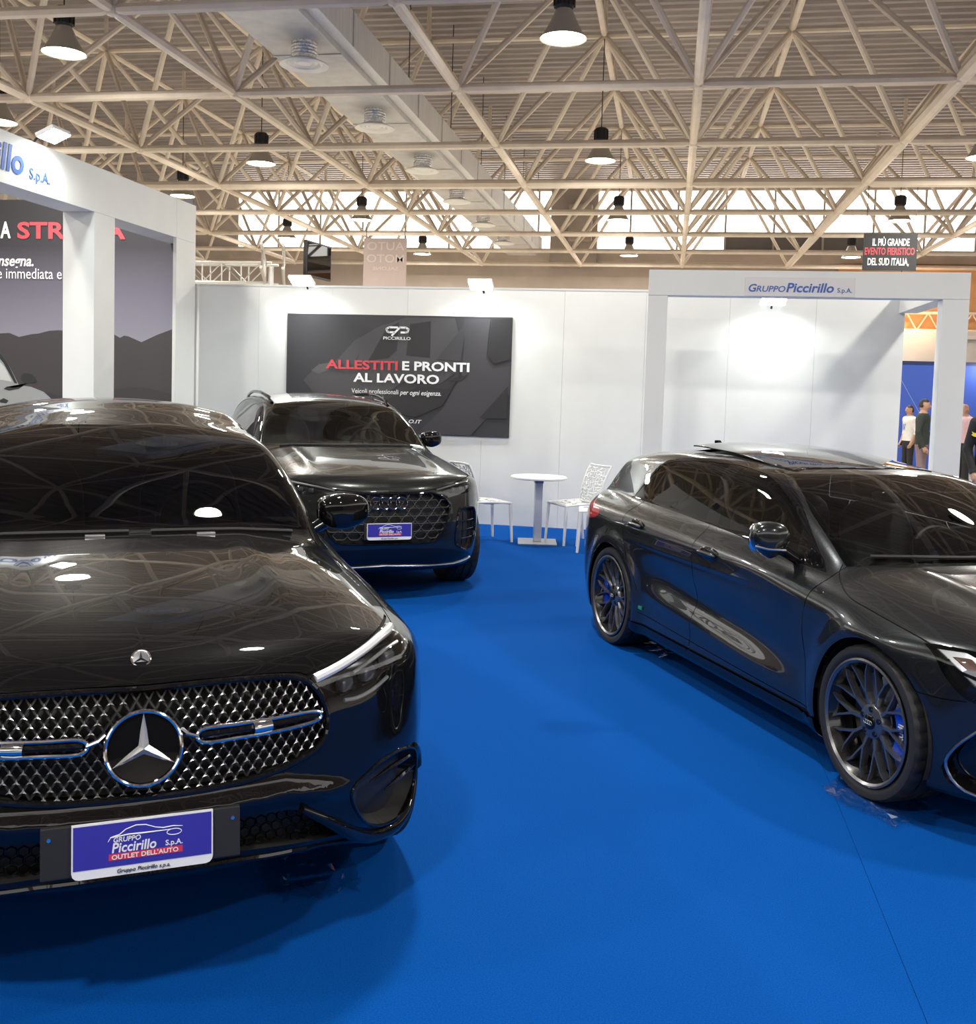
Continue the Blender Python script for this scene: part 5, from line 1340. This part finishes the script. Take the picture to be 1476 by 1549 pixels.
flatpoly('mountain_print', [(-2.2, .02), (2.365, .02), (2.365, 2.40), (2.12, 2.30), (1.9, 2.22), (1.68, 2.12), (1.5, 2.19), (1.44, 2.20), (1.38, 2.17), (1.28, 2.22), (1.12, 2.21), (.9, 2.22), (.52, 2.25), (.38, 2.24), (.22, 2.20), (.12, 2.19), (-.06, 2.15), (-.2, 2.20), (-.34, 2.19), (-.7, 2.30), (-1.1, 2.24), (-1.6, 2.4), (-2.2, 2.3)], mat('poster_mountain', (.040, .036, .041), .5), po, y); y -= .0013
flatpoly('ridge_print', [(-2.2, .02), (2.365, .02), (2.365, 1.42), (1.7, 1.55), (1.2, 1.50), (.6, 1.38), (.0, 1.5), (-.6, 1.4), (-2.2, 1.5)], mat('poster_ridge', (.030, .027, .031), .5), po, y); y -= .0013
CARW, CARD, CARL = mat('poster_car_silver', (.26, .275, .29), .4), mat('poster_car_dark', (.02, .022, .026), .4), mat('poster_car_light', (.45, .47, .48), .4)
flatpoly('car_print', [(-2.2, 1.98), (-.36, 1.97), (-.22, 1.80), (-.06, 1.52), (.12, 1.50), (.30, 1.44), (.44, 1.33), (.60, 1.1), (.60, .5), (-2.2, .5)], CARW, po, y); y -= .0013
flatpoly('car_window_print', [(-1.6, 1.88), (-.40, 1.88), (-.26, 1.74), (-.16, 1.56), (-.3, 1.58), (-1.6, 1.60)], CARL, po, y); y -= .0013
flatpoly('car_pillar_print', [(-.36, 1.97), (-.22, 1.80), (-.08, 1.54), (-.12, 1.54), (-.28, 1.80), (-.40, 1.93)], CARD, po, y)
flatpoly('car_mirror_print', [(-.02, 1.58), (-.03, 1.64), (.02, 1.68), (.12, 1.67), (.19, 1.60), (.20, 1.56), (.06, 1.545), (-.02, 1.50), (-.14, 1.48), (-.24, 1.49), (-.28, 1.46), (-.20, 1.44), (-.06, 1.47), (.04, 1.53)], CARD, po, y)
flatpoly('car_handle_print', [(-.34, 1.31), (-.28, 1.34), (-.21, 1.31), (-.24, 1.27), (-.33, 1.28)], CARD, po, y); y -= .003
put(po, 'A', .150, -.325, 3.44, PWHITE, .29, bold=.03); put(po, 'STRADA', 1.53, -.08, 3.435, PRED, .29, bold=.03)
put(po, 'consegna.', .68, -.526, 3.075, PWHITE, .20, shear=.22, bold=.02)
put(po, 'e immediata e sicura.', 1.40, -.37, 2.91, PWHITE, .20)

# ---------------------------------------------------------------- banners hung from the roof
def cords(par, xs, z0, z1):
    for x in xs: b = MB(); b.tube([(x, 0, z0), (x, 0, z1)], .006, 5); b.build('cord', BLACK, par)
bn = empty('banner', (3.53, 18.31, 3.846)); tag(bn, 'black square event banner with white and red capitals, above the right portal', 'banner')
b = MB(); b.box((-.43, -.008, 0), (.43, .008, .62)); b.build('cloth', mat('black_banner_cloth', (.02, .02, .021), .7), bn); cords(bn, (-.39, .39), .615, OZ - 3.846)
y = -.0105
put(bn, 'IL PIÙ GRANDE', .59, -.285, .415, PWHITE, .167, bold=.02); put(bn, 'EVENTO FIERISTICO', .80, -.405, .264, PRED, .167, bold=.02); put(bn, 'DEL SUD ITALIA,', .66, -.35, .09, PWHITE, .167, bold=.02)
bm_ = empty('banner.001', (-6.085, 21.21, 3.2)); tag(bm_, 'pale pink hanging banner seen from behind with mirrored faint letters', 'banner')
b = MB(); b.box((-.47, -.006, 0), (.47, .006, 1.57)); b.build('cloth', grain(mat('pale_pink_cloth', (.52, .42, .39), .8), 3, .04), bm_); cords(bm_, (-.42, .42), 1.56, OZ - 3.2)
y = -.009; FAINT = mat('faint_print', (.66, .57, .54), .8)
for s, x0, wd, z in (('AUTO', -.43, .82, 1.32), ('MOTO', -.43, .82, 1.06), ('SALONE', -.30, .56, .90)):
    me, loc = fit(s, wd, 0, 0, FAINT, .24 if z > 1 else .10, bold=.01); me.transform(Matrix.Diagonal((-1, 1, 1, 1))); me.flip_normals(); link('lettering', me, None, bm_, (x0 + .03 + wd, y, z))

# ---------------------------------------------------------------- lighting truss and monitor over the wall
lt = empty('lighting_truss', (-8.6, 17.0, 3.36)); tag(lt, 'aluminium lattice lighting truss rising behind the stand wall', 'truss')
ALU = mat('aluminium_tube', (.62, .61, .58), .3, .9)
A0, A1, A2 = Vector((-.6, 0, 0)), Vector((1.75, 0, 0)), Vector((2.75, -2.6, -.02))
for (p, q_) in ((A0, A1), (A1, A2)):
    d = (q_ - p); L = d.length; d.normalize(); n = Vector((-d.y, d.x, 0))*.16
    for sgn in (-1, 1):
        for z in (0, .34): b = MB(); b.tube([p + n*sgn + Vector((0, 0, z)), q_ + n*sgn + Vector((0, 0, z))], .025, 8); b.build('chord', ALU, lt, True)
        k = 0; t = 0; b = MB()
        while t + .34 < L + .05:
            u0 = p + d*t + n*sgn; u1 = p + d*min(t + .36, L) + n*sgn
            b.tube([u0, u0 + Vector((0, 0, .34))], .013, 6); b.tube([u0 + Vector((0, 0, 0 if k % 2 else .34)), u1 + Vector((0, 0, .34 if k % 2 else 0))], .011, 6); t += .36; k += 1
        b.build('lattice', ALU, lt, True)
for p in (A0 + Vector((.5, 0, 0)), A1, A2 - Vector((.05, -.1, 0))): b = MB(); b.tube([(p.x, p.y, -3.372), (p.x, p.y, .0)], .04, 8); b.build('tower', ALU, lt)
mo = empty('monitor', (-5.72, 16.0, 0), 1.42); tag(mo, 'black flat monitor on a stand, seen edge-on above the stand wall', 'monitor')
b = MB(); b.box((-.42, -.03, 3.35), (.42, .03, 3.92), ch=.01); b.build('screen_back', BLACK, mo, rot=(0, 0, 0))
b = MB(); b.box((-.39, -.035, 3.38), (.39, -.03, 3.89)); b.build('screen', GLOSS, mo)
b = MB(); b.box((-.14, .03, 3.45), (.14, .12, 3.75), ch=.02); b.tube([(0, .1, 3.6), (0, .14, 3.2), (0, .14, .0)], .045, 10); b.box((-.35, -.2, -.012), (.35, .45, .02)); b.build('stand', BLACK, mo)

# ---------------------------------------------------------------- table and chairs
PLASTIC = mat('white_plastic', (.76, .76, .74), .35)
tb = empty('table', (-1.37, 11.02, 0)); tag(tb, 'round white bistro table on a square steel foot by the stand wall', 'table')
b = MB(); b.lathe([(0, .70), (.29, .70), (.31, .708), (.31, .722), (.30, .73), (0, .73)], 40, 'z'); b.build('table_top', PLASTIC, tb, True)
b = MB(); b.box((-.040, -.040, .02), (.040, .040, .66), ch=.004); b.build('column', mat('brushed_column', (.62, .62, .64), .35, .6), tb, rot=(0, 0, .3)); b = MB(); b.box((-.045, -.045, .655), (.045, .045, .70)); b.build('collar', mat('grey_collar', (.25, .25, .27), .5), tb, rot=(0, 0, .3))
b = MB(); b.box((-.21, -.21, 0), (.21, .21, .018), ch=.003); b.build('foot_plate', mat('brushed_steel', (.60, .60, .61), .3, .9), tb, rot=(0, 0, .15))
def lattice_shell(nm, par, surf, nu, nv, seed, edge):
    """an openwork panel of crooked cells: ribs between jittered grid points on a curved surface"""
    rr = random.Random(seed); P = {}
    for i in range(nu+1):
        for j in range(nv+1):
            ju = rr.uniform(-.33, .33)/nu if 0 < i < nu else 0; jv = rr.uniform(-.33, .33)/nv if 0 < j < nv else 0
            P[i, j] = surf(i/nu + ju, j/nv + jv)
    b = MB()
    for i in range(nu+1):
        for j in range(nv+1):
            if i < nu and not (rr.random() < .25 and 0 < j < nv): b.tube([P[i, j], P[i+1, j]], .0055, 4, caps=False)
            if j < nv and not (rr.random() < .25 and 0 < i < nu): b.tube([P[i, j], P[i, j+1]], .0055, 4, caps=False)
            if i < nu and j < nv and rr.random() < .45: b.tube([P[i, j], P[i+1, j+1]], .005, 4, caps=False)
    n = 24; ring = [surf(k/n, 0) for k in range(n)] + [surf(1, k/n) for k in range(n)] + [surf(1 - k/n, 1) for k in range(n)] + [surf(0, 1 - k/n) for k in range(n)]
    b.tube(ring, edge, 6, closed=True)
    return b.build(nm, PLASTIC, par, True)
def chair(loc, rz, lab, seed):
    c = empty('chair', loc, rz); tag(c, lab, 'chair', 'white openwork plastic chairs')
    lattice_shell('seat', c, lambda u, v: Vector(((u - .5)*.43, (v - .5)*.42, .445 - .035*math.sin(math.pi*u)*math.sin(math.pi*v) - .02*(1 - v)*(1 - v))), 12, 11, seed, .012)
    lattice_shell('backrest', c, lambda u, v: Vector(((u - .5)*(.42 + .02*v), .20 + .03*v + .10*v*v - .05*math.sin(math.pi*u), .45 + .40*v)), 11, 12, seed + 1, .012)
    for x in (-1, 1):
        b = MB(); b.tube([(x*.205, -.20, .43), (x*.215, -.225, .0)], [.021, .014], 8); b.build('leg', PLASTIC, c, True)
        b = MB(); b.tube([(x*.205, .205, .44), (x*.212, .255, .0)], [.022, .015], 8); b.build('leg', PLASTIC, c, True)
    return c
chair((-1.95, 10.98, 0), 2.25, 'white openwork chair left of the round table, half behind the grey SUV', 3)
chair((-1.00, 11.20, 0), -.97, 'white openwork chair right of the round table with its whole back in view', 5)
chair((-.68, 10.72, 0), -math.pi/2 + .10, 'white openwork chair half hidden behind the rear of the grey hatchback', 7)

# ---------------------------------------------------------------- what shows beyond the right portal
bw = empty('partition', (8.4, 26.0, 0)); tag(bw, 'royal blue partition wall with thin pale diagonal lines behind the visitors', 'partition')
b = MB(); b.box((-4.5, 0, -.01), (4.5, .1, 2.60)); b.build('blue_panel', mat('royal_blue_panel', (.035, .085, .42), .6), bw); b = MB(); b.box((-4.5, -.02, 2.54), (4.5, .0, 2.62)); b.build('top_edge', mat('navy_edge', (.01, .02, .09), .6), bw)
b = MB()
for k in range(9): x0 = -4.0 + k*.95; b.add([(x0, -.004, 2.3), (x0 + .012, -.004, 2.3), (x0 + .95, -.004, .7), (x0 + .938, -.004, .7)], [(0, 1, 2, 3)])
b.build('pale_line', mat('pale_blue_line', (.25, .32, .65), .6), bw, fix=False)
w2 = wall('trim_2', (4.5, 30.2, -.1), (HALL[1], 30.4, 3.62), grain(mat('pale_grey_gallery', (.52, .49, .45), .8), 2, .04))
ORANGE = grain(mat('orange_lit_gallery', (.66, .36, .16), .7), 2, .10)  # the gallery's orange lighting is put into this wall colour
b = MB(); b.box((4.6, 30.9, 3.62), (14, 31.0, 5.5)); tag(b.build('trim_3', ORANGE), kind='structure')
lg = empty('gallery_truss', (9, 30.6, 3.62)); tag(lg, 'flat lattice girder lit orange, seen through the right portal', 'truss')
for z in (0.03, .52): b = MB(); b.tube([(-4.4, 0, z), (4.4, 0, z)], .045, 8); b.build('chord', STEEL, lg, True)
b = MB()
for k in range(30): x0 = -4.3 + k*.29; b.tube([(x0, 0, .03 if k % 2 else .52), (x0 + .29, 0, .52 if k % 2 else .03)], .02, 6)
b.build('lattice', STEEL, lg, True)
gl = empty('gallery_lamp', (6.1, 29.9, 4.45)); tag(gl, 'oval orange lamp glowing beyond the right portal', 'lamp')
b = MB(); b.lathe([(0, .09), (.22, .07), (.32, .0), (.24, -.05), (0, -.06)], 24, 'z'); b.build('diffuser', mat('warm_glow', (1, .8, .5), emit=(1.0, .62, .22), strength=3), gl, True)
b = MB(); b.tube([(0, 0, .08), (0, 0, OZ - 4.45 + .02)], .012, 6); b.build('rod', BLACK, gl)
ld = bpy.data.lights.new('gallery_light', 'POINT'); ld.energy = 45; ld.color = (1, .6, .3); ld.shadow_soft_size = .3; lo = bpy.data.objects.new('gallery_light', ld); C.objects.link(lo); lo.parent = gl; lo.location = (.6, -.2, -.5)
wd = empty('window_2', (0, 30.15, 0)); tag(wd, kind='structure')
b = MB()
for x in (8.30, 10.4): b.box((x - .06, -.06, 3.45), (x + .06, .05, 5.5))
b.box((7.6, -.03, 3.40), (11, .05, 3.5)); b.build('window_frame', mat('white_frame', (.6, .56, .52), .5), wd)
sp_ = empty('spotlight', (7.22, 25.7, 2.66)); tag(sp_, 'bright white spotlight on the blue partition, right of the portal post', 'spotlight')
b = MB(); b.box((-.14, -.06, -.09), (.14, .06, .07), ch=.02); b.build('housing', BLACK, sp_); b = MB(); b.box((-.12, -.075, -.08), (.12, -.06, .05)); b.build('light_panel', FLOODGLOW, sp_); b = MB(); b.tube([(0, .04, 0), (0, .31, -.04)], .02, 6); b.build('arm', BLACK, sp_)
ld = bpy.data.lights.new('spot_light', 'POINT'); ld.energy = 25; ld.shadow_soft_size = .08; lo = bpy.data.objects.new('spot_light', ld); C.objects.link(lo); lo.parent = sp_; lo.location = (.1, -.25, -.15)

# ---------------------------------------------------------------- visitors: one continuous body each, cut into skin and clothes
def capsule(P, a, b_, ra, rb):
    a = np.array(a); b_ = np.array(b_); ab = b_ - a; t = np.clip(((P - a) @ ab)/(ab @ ab), 0, 1)
    return np.linalg.norm(P - a - t[..., None]*ab, axis=-1) - (ra + (rb - ra)*t)
SKIN = mat('skin', (.42, .24, .17), .55)
def person(loc, rz, lab, shirt, trousers, hair, h=1.75, sleeves='long', hairy=True, pose=0, extra=None):
    k = h/1.75; root = empty('person', (loc[0], loc[1], 0), rz); tag(root, lab, 'person')
    sh_l, sh_r = (.185, 0, 1.43), (-.185, 0, 1.43)
    arms = [((.185, 0, 1.43), (.235, .03, 1.15), (.20 if pose == 0 else .10, -.05 if pose == 0 else -.24, .90 if pose == 0 else 1.10)), ((-.185, 0, 1.43), (-.24, .04, 1.15), (-.21 if pose != 2 else -.08, -.06 if pose != 2 else -.24, .90 if pose != 2 else 1.08))]
    def f(x, y, z):
        P = np.stack([x, y, z], -1)/k
        Q = P*np.array([1, 1.45, 1])
        d = capsule(Q, (0, 0, 1.02), (0, .0, 1.36), .155, .175)
        d = smin(d, capsule(P, (-.13, 0, 1.42), (.13, 0, 1.42), .068, .068), .08)
        d = smin(d, capsule(Q, (0, 0, .93), (0, 0, 1.0), .165, .16), .06)
        d = smin(d, capsule(P, (0, .01, 1.45), (0, -.01, 1.58), .055, .052), .04)
        hd = np.linalg.norm((P - np.array([0, -.015, 1.645]))/np.array([.076, .096, .115]), axis=-1) - 1; d = smin(d, hd*.085, .03)
        d = smin(d, capsule(P, (0, -.105, 1.645), (0, -.122, 1.625), .010, .014), .02)      # nose
        for s in (-1, 1):
            d = smin(d, capsule(P, (s*.078, .0, 1.66), (s*.080, .005, 1.63), .012, .010), .012)   # ears
            d = smin(d, capsule(P, (s*.09, 0, .92), (s*.10, -.01, .50), .092, .060), .04); d = smin(d, capsule(P, (s*.10, -.01, .50), (s*.105, .02, .09), .060, .045), .03)
            d = smin(d, capsule(P, (s*.105, .02, .05), (s*.12, -.15, .035), .045, .038), .04)
        for a, e, w in arms:
            d = smin(d, capsule(P, a, e, .056, .044), .04); d = smin(d, capsule(P, e, w, .043, .030), .02)
            v = np.array(w) - np.array(e); v = v/np.linalg.norm(v); w = np.array(w)
            d = smin(d, capsule(P, w, w + v*.07, .032, .036), .02)
            for q in range(4): o = np.array([0, (q - 1.5)*.02, 0]); d = smin(d, capsule(P, w + v*.08 + o, w + v*(.165 - .012*abs(q - 1.4)) + o*1.15 + np.array([0, -.012, 0]), .0105, .009), .006)
            d = smin(d, capsule(P, w + v*.03 + np.array([0, -.03, 0]), w + v*.10 + np.array([0, -.055, 0]), .012, .010), .01)
        return np.maximum(d, .004 - P[..., 2])*k
    s_ = Shell(f, (-.42*k, -.42*k, -.02), (.42*k, .28*k, 1.80*k), .016)
    Cc = s_.cen()/k; L = s_.L; L[:] = 'body'
    armz = np.abs(Cc[:, 0]) > .20 - .03*(Cc[:, 2] > 1.3)
    fore = (np.abs(Cc[:, 0]) > .178) & (np.linalg.norm(Cc[:, None, :] - np.array([a[2] for a in arms])[None], axis=2).min(1) < .19)
    L[(Cc[:, 2] > .93) & (Cc[:, 2] < 1.495) & ~fore] = 'top'
    if sleeves == 'long': hand = np.linalg.norm(Cc[:, None, :] - np.array([np.array(a[2]) + (np.array(a[2]) - np.array(a[1]))*.5 for a in arms])[None], axis=2).min(1) < .125; L[fore & ~hand & (np.abs(Cc[:, 0]) > .0) & (Cc[:, 2] > .70)] = 'top'
    L[(Cc[:, 2] < .93) & (Cc[:, 2] > .10) & ~((L == 'body') & fore) & (L != 'top')] = 'trousers'
    L[(Cc[:, 2] <= .10)] = 'shoes'
    if hairy: L[(Cc[:, 2] > 1.60 + .9*np.clip(-Cc[:, 1] - .02, 0, .1)) & (Cc[:, 1] > -.085 + .0*Cc[:, 1]) & ((Cc[:, 1] > .0) | (Cc[:, 2] > 1.70))] = 'hair'
    elif hair is not None: L[(Cc[:, 2] > 1.585) & (Cc[:, 2] < 1.68) & (Cc[:, 1] > .01)] = 'hair'
    eyes = [(s*.030, -.108, 1.66) for s in (-1, 1)]
    NB = s_.grad(s_.V); NB /= np.maximum(np.linalg.norm(NB, axis=1, keepdims=True), 1e-9); mesh_np('body', s_.V, s_.T, SKIN, root, NB)
    for nm, m in (('top', shirt), ('trousers', trousers), ('shoes', BLACK), ('hair', hair)):
        if m is not None and (L == nm).any():
            V, T, N = s_.take(nm); mesh_np({'top': 'shirt'}.get(nm, nm), V + N*.004, T, m, root, N)
    for e in eyes: b = blob((e[0]*k, e[1]*k, e[2]*k), (.012, .006, .006), 2, 6); b.build('eye', INK, root)
    b = MB(); b.tube([(-.022*k, -.105*k, 1.588*k), (0, -.112*k, 1.586*k), (.022*k, -.105*k, 1.588*k)], .004, 5); b.build('mouth', mat('lips', (.30, .12, .10), .5) if 'lips' not in bpy.data.materials else bpy.data.materials['lips'], root)
    if extra: extra(root, k)
    return root
CLOTH = lambda n, c: grain(mat(n, c, .85), 60, .10)
HAIR = mat('dark_hair', (.018, .013, .010), .6); GREYHAIR = mat('grey_hair', (.35, .32, .30), .7)
def lanyard(r, k): b = MB(); b.tube([(-.07*k, -.02*k, 1.47*k), (-.03*k, -.135*k, 1.30*k), (0, -.14*k, 1.18*k), (.03*k, -.135*k, 1.30*k), (.07*k, -.02*k, 1.47*k)], .006, 5); b.build('lanyard', BLUESIGN, r)
person((4.94, 22.6), math.radians(-70), 'bearded man in a white T-shirt and black trousers by the end of the stand wall', CLOTH('white_tshirt', (.66, .64, .62)), CLOTH('black_trousers', (.015, .015, .017)), HAIR, 1.57, 'short', extra=lanyard)
person((4.44, 19.3), math.radians(70), 'man in a dark green blazer and grey-pink trousers left of the portal post', CLOTH('dark_green_blazer', (.022, .032, .028)), CLOTH('grey_pink_trousers', (.20, .14, .15)), HAIR, 1.70, pose=1)
person((5.71, 21.6), math.radians(140), 'bald man in a pink shirt and black trousers right of the portal post', CLOTH('pink_shirt', (.58, .38, .42)), CLOTH('black_trousers', (.015, .015, .017)), None, 1.63, hairy=False)
person((6.08, 22.8), math.radians(-60), 'grey-haired man in black behind the man in the pink shirt', CLOTH('black_jacket', (.018, .018, .02)), CLOTH('charcoal_trousers', (.03, .03, .033)), GREYHAIR, 1.62, hairy=False)
def bird(r, k):
    b = MB(); pts = [(-.03, 0), (-.012, -.012), (.012, -.014), (.024, .002), (.04, .012), (.024, .014), (.016, .006), (.008, .030), (-.004, .012), (-.028, .024), (-.02, .008)]
    b.prism([(p[0]*1.5, p[1]*1.5) for p in pts], -.002, .002); b.build('bird_emblem', mat('yellow_emblem', (.75, .62, .06), .6), r, loc=(-.212, -.066, 1.30*k), rot=(0, 0, -.3))
person((3.46, 11.9), math.radians(10), 'person in a black shirt with a yellow bird emblem, cut by the right picture edge', CLOTH('black_polo', (.014, .014, .016)), CLOTH('black_trousers', (.015, .015, .017)), HAIR, 1.78, extra=bird)
